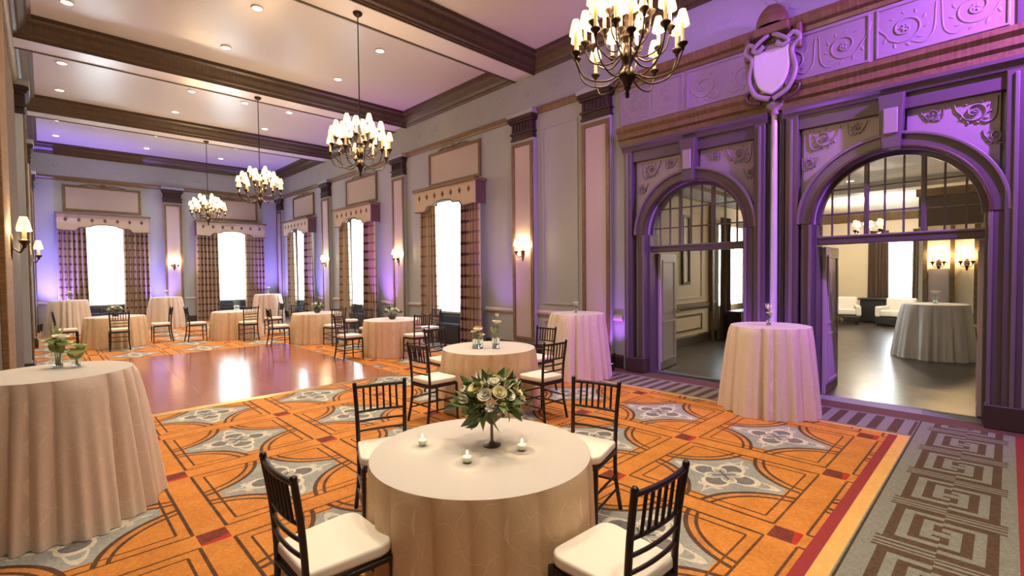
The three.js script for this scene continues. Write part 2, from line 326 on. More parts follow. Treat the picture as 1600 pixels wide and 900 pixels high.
// architrave, frieze relief, chair rail, baseboard
const ARCHITRAVE = [[0, HF - 0.10], [0.03, HF - 0.10], [0.045, HF - 0.05], [0.07, HF - 0.03], [0.08, HF + 0.02], [0.05, HF + 0.04], [0, HF + 0.05]];
const RAIL = [[0, 0.86], [0.02, 0.86], [0.045, 0.9], [0.045, 0.93], [0.02, 0.96], [0, 0.97]];
const BASEB = [[0, 0], [0.03, 0], [0.03, 0.2], [0.018, 0.235], [0, 0.24]];
function scrollRelief(w, h, turns = 1.7, r = 0.014) {           // one leafy vine scroll of a frieze, lying on z = 0, room side -z
  const list = [], R = Math.min(h * 0.33, w * 0.34), pts = [V3(-w * 0.5, h * 0.36, -0.004), V3(-w * 0.44, h * 0.1, -0.006)], N = 26;
  for (let i = 0; i <= N; i++) { const t = i / N, a = PI * 1.05 + t * turns * 2 * PI, q = R * (1 - 0.84 * t); pts.push(V3(q * Math.cos(a), q * Math.sin(a) * 0.97, -0.006 - 0.01 * t)); }
  list.push(tube(pts, r, 48, 5));
  list.push(tube([V3(R * 0.35, -R * 0.95, -0.005), V3(w * 0.3, -h * 0.4, -0.007), V3(w * 0.44, -h * 0.28, -0.006), V3(w * 0.5, h * 0.36, -0.004)], r * 0.9, 16, 5));
  for (let k = 0; k < 9; k++) {                                   // acanthus lobes growing from the outer turn
    const a = PI * 1.15 + k * 0.62, q = R * (1.0 - 0.012 * k), l = R * (0.42 - 0.018 * k), g = new THREE.SphereGeometry(1, 7, 4);
    g.scale(l * 0.55, l * 0.22, 0.012); g.rotateZ(a + 0.7); g.translate((q + l * 0.34) * Math.cos(a), (q + l * 0.34) * Math.sin(a), -0.004); list.push(g);
  }
  for (let k = 0; k < 6; k++) { const g = new THREE.SphereGeometry(1, 7, 4); g.scale(R * 0.13, R * 0.07, 0.014); g.rotateZ(k * PI / 3); g.translate(R * 0.14 * Math.cos(k * PI / 3), R * 0.14 * Math.sin(k * PI / 3), -0.012); list.push(g); }
  return merge(list);
}
const friezeScroll = scrollRelief(0.62, 0.62), archScroll = scrollRelief(0.56, 0.56, 1.6, 0.012);
const roundelGeo = new THREE.TorusGeometry(0.13, 0.014, 6, 20);
function dressWall(wall, a, b, skip, friezeStep = 0.83, noFriezeAt = () => false) {
  mesh('architrave', mould(ARCHITRAVE, a, b), M.gold, wall);
  for (const [p, q] of skip) { mesh('chair_rail', mould(RAIL, p, q), M.panel, wall); mesh('baseboard', mould(BASEB, p, q), M.base, wall); }
  let k = 0;
  for (let x = a + friezeStep / 2; x < b; x += friezeStep, k++) { if (noFriezeAt(x)) continue; const f = mesh('frieze_scroll', friezeScroll, M.wall, wall); f.position.set(x, (HF + HS) / 2 + 0.03, 0.004); f.scale.z = 0.45; if (k % 2) f.rotation.y = 0, f.scale.x = -1; }
}
const trimRight = inFrame(struct('trim_6', 'pilasters, mouldings and carved frieze of the long wall', 'trim'), frames.right), trimFar = inFrame(struct('trim_7', 'pilaster, mouldings and frieze of the end wall', 'trim'), frames.far), trimLeft = inFrame(struct('trim_8', 'pilasters and mouldings of the left wall', 'trim'), frames.left);
dressWall(trimRight, -4, FU - 0.08, [[4.84, 5.03], [5.69, 6.93], [7.59, 8.6], [10.96, 11.97], [12.63, 13.5], [15.94, 16.97], [17.63, 18.3], [20.8, 21.75]]);
dressWall(trimFar, -WX + 0.08, -LWX, [[-WX + 0.16, -6.82], [-4.32, -3.95], [-3.29, -2.82], [-0.38, 0.28]]);
dressWall(trimLeft, -FU, -LWU, [[-21.8, -17.7], [-16.9, -12.7]]);

// pilasters (part of their wall): shaft, raised panel, edge mouldings, base and capital
function pilaster(wall, x, w = 0.66, p = 0.1) {
  const g = new THREE.Group(); g.name = 'pilaster'; g.position.set(x, 0, 0); wall.add(g);
  mesh('shaft', rbox(w, HCAP, p, 0, HCAP / 2, -p / 2, 0.006), M.wall, g);
  mesh('shaft_moulding', frameBars(-w / 2 + 0.02, 0.3, w / 2 - 0.02, HCAP - 0.06, 0.075, 0.03, -p), M.gold, g);
  mesh('shaft_panel', metreUV(rbox(w - 0.2, HCAP - 0.52, 0.012, 0, (HCAP + 0.24) / 2, -p - 0.004, 0.004)), M.panel, g);
  mesh('plinth', mould([[0, 0], [p + 0.05, 0], [p + 0.05, 0.2], [p + 0.02, 0.25], [0, 0.26]], -w / 2 - 0.02, w / 2 + 0.02), M.base, g);
  const cp = [];
  const lay = (ww, dd, y0, y1) => cp.push(rbox(ww, y1 - y0, dd, 0, (y0 + y1) / 2, -dd / 2, 0.008, 2));
  lay(w + 0.0, p + 0.03, HCAP, HCAP + 0.05); lay(w - 0.04, p + 0.02, HCAP + 0.05, HCAP + 0.13); lay(w + 0.02, p + 0.05, HCAP + 0.13, HCAP + 0.17);
  lay(w - 0.05, p + 0.015, HCAP + 0.17, HCAP + 0.36); lay(w + 0.03, p + 0.06, HCAP + 0.36, HCAP + 0.41); lay(w + 0.07, p + 0.09, HCAP + 0.41, HF - 0.09);
  for (let k = -3; k <= 3; k++) cp.push(rbox(0.05, 0.17, 0.03, k * (w - 0.08) / 6.6, HCAP + 0.265, -p - 0.02, 0.012, 2));
  mesh('capital', merge(cp), M.capital, g);
  const ab = mesh('abacus', rbox(w + 0.12, 0.1, p + 0.1, 0, HF - 0.03, -(p + 0.1) / 2, 0.015), M.wall, g);
  return g;
}
for (const u of PIL) pilaster(trimRight, u);
pilaster(trimRight, 22.06, 0.6, 0.1);
pilaster(trimFar, -3.62, 0.62);
for (const u of [12.25, 17.22, 22.05]) pilaster(trimLeft, -u, 0.62, 0.12);
mesh('gilded_board', metreUV(rbox(1.4, HF - 0.3, 0.05, -7.32, (HF - 0.3) / 2 + 0.05, -0.025, 0.01)), M.gilt, trimLeft);
mesh('brown_board', metreUV(rbox(3.6, HF - 0.3, 0.03, -9.86, (HF - 0.3) / 2 + 0.05, -0.015, 0.01)), M.darkBoard, trimLeft);
// field panels between pilasters
for (const [a, b] of [[5.85, 6.78]]) { mesh('wall_panel', frameBars(a, 1.1, b, 4.75, 0.04, 0.018, 0), M.wall, trimRight); mesh('dado_panel', frameBars(a, 0.34, b, 0.78, 0.04, 0.018, 0), M.panel, trimRight); }
// overdoor-style panel above each window
function overPanel(wall, c) {
  const g = new THREE.Group(); g.name = 'over_window_panel'; g.position.x = c; wall.add(g);
  mesh('panel_board', metreUV(rbox(2.0, 0.80, 0.02, 0, 4.5, -0.01, 0.006)), M.panel, g);
  mesh('panel_frame', frameBars(-1.06, 4.06, 1.06, 4.94, 0.075, 0.045, 0), M.gold, g);
  const cr = [];
  for (const s of [-1, 1]) cr.push(tube([V3(s * 0.1, 4.96, -0.03), V3(s * 0.3, 5.0, -0.035), V3(s * 0.5, 4.97, -0.03), V3(s * 0.62, 4.95, -0.02)], 0.02, 10, 5));
  cr.push(new THREE.SphereGeometry(0.06, 10, 6).scale(1.6, 0.7, 0.5).translate(0, 4.99, -0.03));
  mesh('panel_crest', merge(cr), M.gold, g);
}
for (const c of WIN) overPanel(trimRight, c);
for (const c of FWIN) overPanel(trimFar, -c);

// ---------------------------------------------------------------- windows, sheers, curtains, pelmets, window seats
let winN = 0, sillGeo = null;
const curtainGeo = (w, h, seed, flare) => {
  const nx = 84, ny = 14, pos = [], uv = [], idx = [];
  for (let j = 0; j <= ny; j++) for (let i = 0; i <= nx; i++) {
    const s = i / nx, t = j / ny, x = (s - 0.5) * w * (1 + flare * (1 - t)), f = 2 * PI * s * 5.5 + seed;
    pos.push(x, t * h, -0.055 * Math.sin(f) * (0.75 + 0.35 * (1 - t)) - 0.014 * Math.sin(f * 2.3 + seed * 3 + t * 2)); uv.push(s * w * 1.7, t * h);
  }
  for (let j = 0; j < ny; j++) for (let i = 0; i < nx; i++) { const a = j * (nx + 1) + i; idx.push(a, a + 1, a + nx + 1, a + 1, a + nx + 2, a + nx + 1); }
  const g = new THREE.BufferGeometry(); g.setAttribute('position', new THREE.Float32BufferAttribute(pos, 3)); g.setAttribute('uv', new THREE.Float32BufferAttribute(uv, 2)); g.setIndex(idx); g.computeVertexNormals(); return g;
};
const sheerGeo = (() => { const g = curtainGeo(1.47, WH[1] - WH[0] - 0.02, 1.1, 0), p = g.attributes.position; for (let i = 0; i < p.count; i++) p.setZ(i, p.getZ(i) * 0.28); g.computeVertexNormals(); return g; })();
const curtainA = curtainGeo(0.74, 3.5, 0.4, 0.08), curtainB = curtainGeo(0.74, 3.5, 2.2, 0.08);
const PEL = { w: 1.24, d: 0.34, y0: 3.46, y1: 3.9 };
function windowSet(fr, c, where) {
  const n = ++winN, at = (g) => { const q = inFrame(g, fr); q.translateX(c); return q; };
  const w = at(struct('window_' + n, 'tall sash window ' + where, 'window'));
  const fx = WHALF;
  for (const s of [-1, 1]) mesh('frame_stile', rbox(0.06, WH[1] - WH[0], 0.07, s * (fx - 0.03), (WH[0] + WH[1]) / 2, 0.2), M.white, w);
  for (const y of [WH[0] + 0.03, (WH[0] + WH[1]) / 2, WH[1] - 0.03]) mesh('frame_rail', rbox(2 * fx - 0.12, 0.06, 0.06, 0, y, 0.2), M.white, w);
  mesh('glazing_bar', rbox(0.03, WH[1] - WH[0] - 0.1, 0.03, 0, (WH[0] + WH[1]) / 2, 0.2), M.white, w);
  for (const s of [-1, 1]) for (const y of [WH[0] + 0.72, WH[1] - 0.72]) mesh('pane', box(0.64, 1.3, 0.006, s * 0.345, y, 0.21), M.glass, w);
  mesh('sill', rbox(2 * fx + 0.1, 0.05, 0.12, 0, WH[0] - 0.025, -0.06), M.wall, w);
  const sh = at(thing('sheer_curtain', 'bright white sheer filling the window ' + where, 'curtain', 'window sheers')); mesh('sheer', sheerGeo, M.sheer, sh).position.set(0, WH[0] + 0.01, -0.012);
  const L = new THREE.RectAreaLight(DAY, LIGHT.daylight, 1.42, 2.72); L.position.set(0, 2.21, 0.10); sh.add(L);
  const p = at(thing('pelmet', 'scalloped beige pelmet with dark motifs over the window ' + where, 'pelmet', 'window pelmets')); p.translateZ(-0.026);
  const sc = new THREE.Shape(); sc.moveTo(-PEL.w, PEL.y1); sc.lineTo(-PEL.w, PEL.y0 - 0.08);
  const sb = [[-0.78, -0.10], [-0.66, 0.02], [-0.42, 0.03], [-0.30, 0.10], [0, 0.13], [0.30, 0.10], [0.42, 0.03], [0.66, 0.02], [0.78, -0.10], [1.24, -0.08]];
  for (const [x, y] of sb) sc.lineTo(x, PEL.y0 + y); sc.lineTo(PEL.w, PEL.y1); sc.closePath();
  const fb = mesh('front_board', ext(sc, 0.03, -PEL.d, 0.006), M.pelmet, p);
  for (const s of [-1, 1]) mesh('side_board', rbox(0.03, PEL.y1 - PEL.y0 + 0.08, PEL.d - 0.03, s * (PEL.w - 0.015), (PEL.y0 + PEL.y1) / 2 - 0.04, -(PEL.d - 0.03) / 2), M.motif, p);
  mesh('cap_moulding', rbox(2 * PEL.w + 0.1, 0.07, PEL.d + 0.06, 0, PEL.y1 + 0.035, -(PEL.d + 0.06) / 2, 0.015), M.gold, p);
  const trimPts = [V3(-PEL.w, PEL.y0 - 0.08, -PEL.d - 0.004)]; for (const [x, y] of sb) trimPts.push(V3(x, PEL.y0 + y, -PEL.d - 0.004));
  mesh('fringe', new THREE.TubeGeometry(new THREE.CatmullRomCurve3(trimPts, false, 'catmullrom', 0.1), 60, 0.016, 5), M.motif, fb);
  const dg = new THREE.CylinderGeometry(0.062, 0.062, 0.014, 4).rotateX(PI / 2).scale(0.85, 1.25, 1);
  for (let k = -3; k <= 3; k++) { const m = mesh('motif', dg, M.motif, fb); m.position.set(k * 0.34, PEL.y0 + 0.27, -PEL.d - 0.002); }
  for (const s of [-1, 1]) {
    const cu = at(thing('curtain', 'checked beige drape on the ' + (s > 0 ? 'left' : 'right') + ' of the window ' + where, 'curtain', 'checked window drapes'));
    mesh('drape', s < 0 ? curtainA : curtainB, M.curtain, cu).position.set(s * 0.865, 0.012, -0.2);
  }
  const be = at(thing('window_seat', 'dark navy bench below the window ' + where, 'bench', 'navy window benches'));
  mesh('bench_base', rbox(0.9, 0.42, 0.26, 0, 0.21, -0.14, 0.02), M.black, be);
  mesh('bench_back', rbox(0.92, 0.30, 0.12, 0, 0.575, -0.08, 0.04), M.navy, be);
  mesh('bench_cushion', rbox(0.92, 0.10, 0.28, 0, 0.47, -0.15, 0.03), M.navy, be);
}
windowSet(frames.right, WIN[0], 'nearest the arches');
windowSet(frames.right, WIN[1], 'second from the arches');
windowSet(frames.right, WIN[2], 'third from the arches');
windowSet(frames.far, -FWIN[0], 'left on the end wall');
windowSet(frames.far, -FWIN[1], 'right on the end wall');

// ---------------------------------------------------------------- arched doorways
const U0 = -0.03, U1 = 4.84;
function ringShape(r0, r1) { const s = new THREE.Shape(); s.moveTo(-r1, 0); s.absarc(0, 0, r1, PI, 0, true); s.lineTo(r0, 0); s.absarc(0, 0, r0, 0, PI, false); s.closePath(); return s; }
ARCH.forEach((A, i) => {
  const t = inFrame(struct('trim_' + (i + 1), i ? 'larger right arched doorway surround with fanlight and keystone' : 'left arched doorway surround with fanlight and keystone', 'archway'), frames.right); t.translateX(A.c);
  const r = A.r, s = A.s, cw = 0.2, oL = i ? 1.06 : 1.1, oR = 1.02, top = 3.84;     // oL: towards +u (left in view)
  for (const sd of [-1, 1]) {
    mesh('jamb', rbox(0.13, s, 0.12, sd * (r + 0.065), s / 2, -0.06, 0.008), M.arch, t);
    mesh('jamb_bead', rbox(0.035, s, 0.03, sd * (r + 0.02), s / 2, -0.13, 0.01), M.archTrim, t);
    mesh('casing', rbox(0.15, top, 0.16, sd * ((sd > 0 ? oL : oR) - 0.005 + 0.02), top / 2, -0.08, 0.01), M.arch, t);
    mesh('casing_bead', rbox(0.04, top - 0.3, 0.03, sd * ((sd > 0 ? oL : oR) + 0.02), top / 2 + 0.1, -0.17, 0.012), M.archTrim, t);
    mesh('plinth', rbox(0.34, 0.26, 0.19, sd * (r + 0.16), 0.13, -0.095, 0.012), M.base, t);
    const spandrel = new THREE.Shape(), xi = sd * 0.13, xo = sd * ((sd > 0 ? oL : oR) - 0.1);
    spandrel.moveTo(xo, top - 0.2); spandrel.lineTo(xi, top - 0.2); const a0 = Math.acos(0.13 / (r + 0.17)), R = r + 0.17;
    for (let k = 0; k <= 14; k++) { const a = a0 - (a0 - Math.acos(Math.min(1, Math.abs(xo) / R))) * k / 14; spandrel.lineTo(sd * R * Math.cos(a), s + R * Math.sin(a)); }
    spandrel.closePath();
    mesh('spandrel_panel', ext(spandrel, 0.03, -0.05, 0.004), M.relief, t);
    const sp = mesh('spandrel_scroll', archScroll, M.relief, t); sp.scale.set(sd * 0.62, 0.62, 1.3); sp.position.set(sd * 0.72, s + r + 0.28, -0.05);
    const s2 = mesh('spandrel_scroll', archScroll, M.relief, t); s2.scale.set(sd * 0.36, 0.36, 1.2); s2.position.set(sd * 0.36, s + r + 0.33, -0.05);
    const s3 = mesh('spandrel_scroll', archScroll, M.relief, t); s3.scale.set(sd * 0.34, 0.4, 1.2); s3.position.set(sd * 0.88, s + r - 0.02, -0.05);
  }
  mesh('head_board', rbox(oL + oR, 0.2, 0.12, (oL - oR) / 2, top - 0.1, -0.06, 0.008), M.arch, t);
  mesh('head_moulding', mould([[0, top - 0.02], [0.16, top - 0.02], [0.18, top + 0.03], [0.22, top + 0.06], [0.22, top + 0.1], [0, top + 0.1]], -oR - 0.12, oL + 0.12), M.arch, t);
  mesh('archivolt', ext(ringShape(r, r + 0.16), 0.13, -0.13, 0.012).translate(0, s, 0), M.arch, t);
  mesh('archivolt_bead', ext(ringShape(r + 0.145, r + 0.185), 0.05, -0.165, 0.01).translate(0, s, 0), M.archTrim, t);
  mesh('archivolt_bead', ext(ringShape(r + 0.0, r + 0.035), 0.04, -0.155, 0.01).translate(0, s, 0), M.brown, t);
  const ks = new THREE.Shape(); ks.moveTo(-0.085, s + r - 0.02); ks.lineTo(0.085, s + r - 0.02); ks.lineTo(0.13, top - 0.02); ks.lineTo(-0.13, top - 0.02); ks.closePath();
  mesh('keystone', ext(ks, 0.22, -0.24, 0.012), M.arch, t);
  mesh('keystone_cap', rbox(0.14, 0.3, 0.03, 0, s + r + 0.3, -0.25, 0.012), M.relief, t);
  // inner reveal, transom bar and fanlight
  const HT = 2.08;
  for (const sd of [-1, 1]) mesh('reveal', rbox(0.03, s, 0.3, sd * (r - 0.015), s / 2, 0.15, 0.005), M.arch, t);
  mesh('transom_bar', rbox(2 * r - 0.06, 0.11, 0.12, 0, HT + 0.055, 0.1, 0.012), M.arch, t);
  mesh('transom_bead', rbox(2 * r - 0.06, 0.03, 0.15, 0, HT + 0.1, 0.1, 0.01), M.archTrim, t);
  mesh('fan_frame', ext(ringShape(r - 0.06, r), 0.08, 0.06, 0.008).translate(0, s, 0), M.arch, t);
  const yTop = x => s + Math.sqrt(Math.max(0, (r - 0.05) ** 2 - x * x));
  for (const k of [-1, 1]) mesh('mullion', rbox(0.05, yTop(k * r / 3) - HT - 0.1, 0.06, k * r / 3, (yTop(k * r / 3) + HT + 0.1) / 2, 0.1, 0.008), M.arch, t);
  const cols = [-r * 0.78, -r * 0.56, -r / 9, r / 9, r * 0.56, r * 0.78];
  for (const x of cols) mesh('muntin', box(0.02, yTop(x) - HT - 0.1, 0.03, x, (yTop(x) + HT + 0.1) / 2, 0.1), M.arch, t);
  for (const y of [HT + 0.40, HT + 0.72]) { const w = y < s ? r - 0.05 : Math.sqrt((r - 0.05) ** 2 - (y - s) ** 2); mesh('muntin', box(2 * w, 0.02, 0.03, 0, y, 0.1), M.arch, t); }
  const gl = new THREE.Shape(); gl.moveTo(-r + 0.05, HT + 0.11); gl.lineTo(r - 0.05, HT + 0.11); gl.lineTo(r - 0.05, s); gl.absarc(0, s, r - 0.05, 0, PI, false); gl.closePath();
  mesh('fanlight_pane', ext(gl, 0.006, 0.108), M.glass, t);
});
// entablature over the arches: brown architrave, relief frieze, dark cornice
const ent = inFrame(struct('trim_3', 'carved entablature above the two arches with brown mouldings', 'entablature'), frames.right);
mesh('brown_architrave', mould([[0, 3.96], [0.13, 3.96], [0.13, 4.04], [0.17, 4.07], [0.17, 4.15], [0.22, 4.2], [0.22, 4.26], [0, 4.28]], -1.0, U1), M.gold, ent);
mesh('frieze_board', rbox(U1 - U0, 0.66, 0.1, (U0 + U1) / 2, 4.6, -0.05, 0.006), M.relief, ent);
mesh('cornice', mould([[0, 4.93], [0.12, 4.93], [0.14, 4.98], [0.2, 5.0], [0.24, 5.06], [0.24, 5.12], [0.12, 5.17], [0, 5.18]], -1.0, U1), M.gold, ent);
for (let k = 0; k < 8; k++) { const f = mesh('frieze_scroll', archScroll, M.relief, ent); f.position.set(U0 + 0.32 + k * 0.605, 4.6, -0.097); f.scale.z = 0.6; if (k % 2) f.scale.x = -1; f.scale.y = 0.98; }
for (let k = 0; k < 4; k++) mesh('frieze_panel', frameBars(U0 + 0.05 + k * 1.21, 4.31, U0 + 1.2 + k * 1.21, 4.9, 0.025, 0.016, -0.1), M.relief, ent);
for (const [a, b] of [[2.2, 2.36], [4.66, 4.84]]) {}
// plain wall blocks flanking the arches and between them (fluted)
const pier = inFrame(struct('trim_4', 'fluted wall pier between the two arched doorways', 'pier'), frames.right);
for (const x of [2.16, 2.24, 2.32, 2.44, 2.52]) if (x) mesh('flute', rbox(0.045, 3.8, 0.05, x - 0.02, 1.96, -0.02, 0.015), M.arch, pier);
const endPier = struct('trim_5', 'plain wall pier beyond the right arch at the picture edge', 'pier');
slab('pier_shaft', WX - 0.12, WX, -1.0, U0, 0, HS, M.arch, endPier);
slab('pier_plinth', WX - 0.16, WX - 0.12, -1.0, U0, 0, 0.26, M.base, endPier);
slab('pier_bead', WX - 0.15, WX - 0.12, -0.16, -0.1, 0.26, 4.0, M.relief, endPier);

// colonnette with carved cartouche between the arches
const col = thing('colonnette', 'slender pale column rising between the two arches', 'column', null, WX - 0.13, 0, 2.30);
mesh('column_base', lathe([[0, 0], [0.085, 0], [0.085, 0.06], [0.06, 0.1], [0.065, 0.14], [0.045, 0.18]]), M.silver, col);
mesh('column_shaft', lathe([[0.045, 0.18], [0.042, 2], [0.036, 3.9]]), M.silver, col);
mesh('column_capital', lathe([[0.036, 3.9], [0.055, 3.93], [0.04, 3.96], [0.07, 4.0], [0.105, 4.03], [0.105, 4.07], [0, 4.08]]), M.relief, col);
const cart = inFrame(thing('cartouche', 'carved shield cartouche with scrolled frame above the slender column', 'cartouche'), frames.right); cart.translateX(2.30);
{
  const z = -0.24, sh = new THREE.Shape(), cy = 4.52;
  sh.moveTo(0, cy - 0.36); sh.bezierCurveTo(0.2, cy - 0.3, 0.27, cy - 0.05, 0.22, cy + 0.25); sh.lineTo(-0.22, cy + 0.25); sh.bezierCurveTo(-0.27, cy - 0.05, -0.2, cy - 0.3, 0, cy - 0.36);
  mesh('shield', ext(sh, 0.1, z - 0.06, 0.03, 20), M.silver, cart);
  mesh('backing', rbox(0.3, 0.66, 0.16, 0, cy, -0.18, 0.03), M.relief, cart);
  for (const s of [-1, 1]) {
    mesh('side_scroll', tube([V3(s * 0.02, cy - 0.42, z - 0.02), V3(s * 0.2, cy - 0.33, z - 0.03), V3(s * 0.29, cy - 0.1, z - 0.02), V3(s * 0.25, cy + 0.18, z - 0.03), V3(s * 0.34, cy + 0.3, z - 0.02), V3(s * 0.28, cy + 0.38, z - 0.05), V3(s * 0.2, cy + 0.33, z - 0.06)], 0.035, 36, 7), M.relief, cart);
    mesh('leaf_scroll', tube([V3(s * 0.25, cy - 0.24, z), V3(s * 0.33, cy - 0.3, z - 0.02), V3(s * 0.3, cy - 0.4, z - 0.02), V3(s * 0.14, cy - 0.44, z - 0.01)], 0.028, 20, 6), M.brown, cart);
    mesh('top_scroll', tube([V3(s * 0.03, cy + 0.44, z - 0.06), V3(s * 0.14, cy + 0.36, z - 0.09), V3(s * 0.22, cy + 0.28, z - 0.08), V3(s * 0.15, cy + 0.24, z - 0.09), V3(s * 0.08, cy + 0.3, z - 0.09)], 0.03, 24, 6), M.relief, cart);
    mesh('bracket', rbox(0.08, 0.34, 0.1, s * 0.32, cy + 0.34, -0.23, 0.03), M.gold, cart);
  }
  mesh('crown_block', new THREE.SphereGeometry(0.2, 18, 10, 0, 2 * PI, 0, PI / 2).scale(1.05, 1.5, 0.8).translate(0, cy + 0.56, -0.24), M.gold, cart);
  mesh('crown_band', rbox(0.46, 0.12, 0.2, 0, cy + 0.5, -0.26, 0.03), M.gold, cart);
}

// ---------------------------------------------------------------- lounge beyond the arches
const LX0 = WX + 0.3, LX1 = 20.5, LU0 = -2.5, LU1 = 5.25, LH = 3.75;
const lounge = struct('floor_lounge', 'polished grey floor of the lounge beyond the arches', 'floor');
slab('lounge_carpet', LX0, LX1 + 0.3, LU0, LU1 + 0.3, -0.2, 0, M.slate, lounge);
const lceil = struct('ceiling_lounge', 'cream ceiling of the lounge beyond the arches', 'ceiling');
slab('ceiling_slab', LX0, LX1 + 0.3, LU0 - 0.3, LU1 + 0.3, LH, LH + 0.2, M.loungeCeiling, lceil);
slab('ceiling_beam', 13.6, 14.1, LU0, LU1, LH - 0.22, LH, M.loungeCeiling, lceil);
const fLL = [0, 0, LU1, PI], fLF = [LX1, 0, 0, PI / 2];
const wll = inFrame(struct('wall_lounge_side', 'beige lounge side wall seen through the left arch', 'wall'), fLL);
{ const s = rectShape(-LX1 - 0.3, 0, -LX0, LH); s.holes.push(rectHole(-14.2, 0.85, -12.6, 2.95)); mesh('wall_field', metreUV(ext(s, 0.25)), M.loungeWall, wll);
  mesh('chair_rail', mould([[0, 0.84], [0.03, 0.84], [0.05, 0.9], [0.05, 0.98], [0.02, 1.0], [0, 1.0]], -12.3, -LX0), M.gold, wll);
  mesh('baseboard', mould(BASEB, -12.4, -LX0), M.base, wll); mesh('cornice', mould([[0, LH - 0.3], [0.05, LH - 0.3], [0.18, LH - 0.1], [0.18, LH], [0, LH]], -LX1, -LX0), M.gold, wll);
  mesh('dado_panel', frameBars(-11.6, 0.34, -9.2, 0.74, 0.05, 0.02, 0), M.gold, wll);
  mesh('wall_panel', frameBars(-11.6, 1.1, -9.2, 3.2, 0.05, 0.02, 0), M.loungeWall, wll); mesh('corner_post', rbox(0.12, LH - 0.3, 0.1, -12.05, (LH - 0.3) / 2, -0.05, 0.01), M.gold, wll); }
const wlf = inFrame(struct('wall_lounge_end', 'pale cream lounge end wall seen through the right arch', 'wall'), fLF);
{ const s = rectShape(LU0, 0, LU1, LH); s.holes.push(rectHole(1.85, 0.7, 3.15, 2.9)); mesh('wall_field', metreUV(ext(s, 0.25)), M.loungeWall, wlf);
  mesh('cornice', mould([[0, LH - 0.34], [0.05, LH - 0.34], [0.2, LH - 0.1], [0.2, LH], [0, LH]], LU0, LU1), M.gold, wlf); mesh('baseboard', mould(BASEB, LU0, LU1), M.base, wlf); }
const wls = struct('wall_lounge_near', 'lounge side wall on the right behind the arch', 'wall'); slab('wall_field', LX0, LX1 + 0.3, LU0 - 0.3, LU0, 0, LH, M.loungeWall, wls);
const lp = struct('wall_lounge_pier', 'lit lounge pier with brown mouldings carrying the double wall lamp', 'pier');
slab('pier_body', 15.0, 15.6, -0.3, 1.5, 0, LH - 0.02, M.loungeWall, lp);
for (const [a, b] of [[1.34, 1.42], [0.86, 0.94], [0.44, 0.54], [-0.2, -0.1]]) slab('pier_moulding', 14.95, 15.0, a, b, 0, LH - 0.3, M.gold, lp);
slab('pier_capital', 14.88, 15.02, 0.4, 1.5, 2.75, LH - 0.3, M.drape, lp); slab('pier_panel', 14.97, 15.0, 0.96, 1.32, 0.3, 1.75, M.panel, lp);
slab('pier_cornice', 14.85, 15.0, -0.35, 1.55, LH - 0.3, LH - 0.05, M.gold, lp);
const loungeWindow = (fr, c, half, h0, h1, where) => {
  const n = ++winN, w = inFrame(struct('window_' + n, 'bright lounge window ' + where, 'window'), fr); w.translateX(c);
  for (const s of [-1, 1]) mesh('frame_stile', rbox(0.06, h1 - h0, 0.07, s * (half - 0.03), (h0 + h1) / 2, 0.12), M.white, w);
  for (const y of [h0 + 0.03, (h0 + h1) / 2, h1 - 0.03]) mesh('frame_rail', rbox(2 * half - 0.12, 0.06, 0.06, 0, y, 0.12), M.white, w);
  mesh('pane', box(2 * half - 0.1, h1 - h0 - 0.1, 0.006, 0, (h0 + h1) / 2, 0.13), M.glass, w);
  const sh = inFrame(thing('sheer_curtain', 'white sheer in the lounge window ' + where, 'curtain', 'lounge sheers'), fr); sh.translateX(c);
  const m = mesh('sheer', sheerGeo, M.sheer, sh); m.scale.set(2 * half / 1.49, (h1 - h0) / 2.82, 1); m.position.set(0, h0 + 0.01, 0.04);
  const L = new THREE.RectAreaLight(DAY, LIGHT.daylight * 1.3, 2 * half - 0.05, h1 - h0 - 0.1); L.position.set(0, (h0 + h1) / 2, 0.085); sh.add(L);
  for (const s of [-1, 1]) {
    const d = inFrame(thing('lounge_drape', 'dark brown drape ' + (s > 0 ? 'left' : 'right') + ' of the lounge window ' + where, 'curtain', 'lounge drapes'), fr); d.translateX(c + s * (half - 0.06));
    const dm = mesh('drape', curtainA, M.drape, d); dm.scale.set(0.75, (h1 + 0.15) / 3.5, 0.8); dm.position.set(0, 0.02, -0.14);
  }
};
loungeWindow(fLL, -13.4, 0.8, 0.85, 2.95, 'through the left arch');
loungeWindow(fLF, 2.5, 0.65, 0.7, 2.9, 'through the right arch');
{ const b = thing('radiator_cabinet', 'dark low cabinet under the lounge window in the left arch', 'cabinet', null, 13.4, 0, LU1 - 0.46);
  mesh('cabinet_body', rbox(2.0, 0.66, 0.34, 0, 0.36, 0, 0.015), M.black, b); mesh('cabinet_top', rbox(2.06, 0.05, 0.38, 0, 0.715, 0, 0.012), M.base, b); mesh('cabinet_foot', rbox(1.9, 0.06, 0.3, 0, 0.03, 0, 0.01), M.base, b);
  for (let k = -4; k <= 4; k++) mesh('slat', rbox(0.03, 0.5, 0.02, k * 0.2, 0.36, 0.175, 0.006), M.base, b); }
{ const p = inFrame(thing('framed_mirror', 'tall narrow dark framed picture on the lounge side wall', 'picture frame'), fLL); p.translateX(-10.72);
  mesh('frame', frameBars(-0.19, 1.45, 0.19, 3.05, 0.06, 0.05, 0), M.base, p); mesh('picture', box(0.28, 1.5, 0.014, 0, 2.25, -0.012), std(lin(0.75, 0.70, 0.58), 0.5, { bumpMap: plasterBump, bumpScale: 0.01 }), p); }
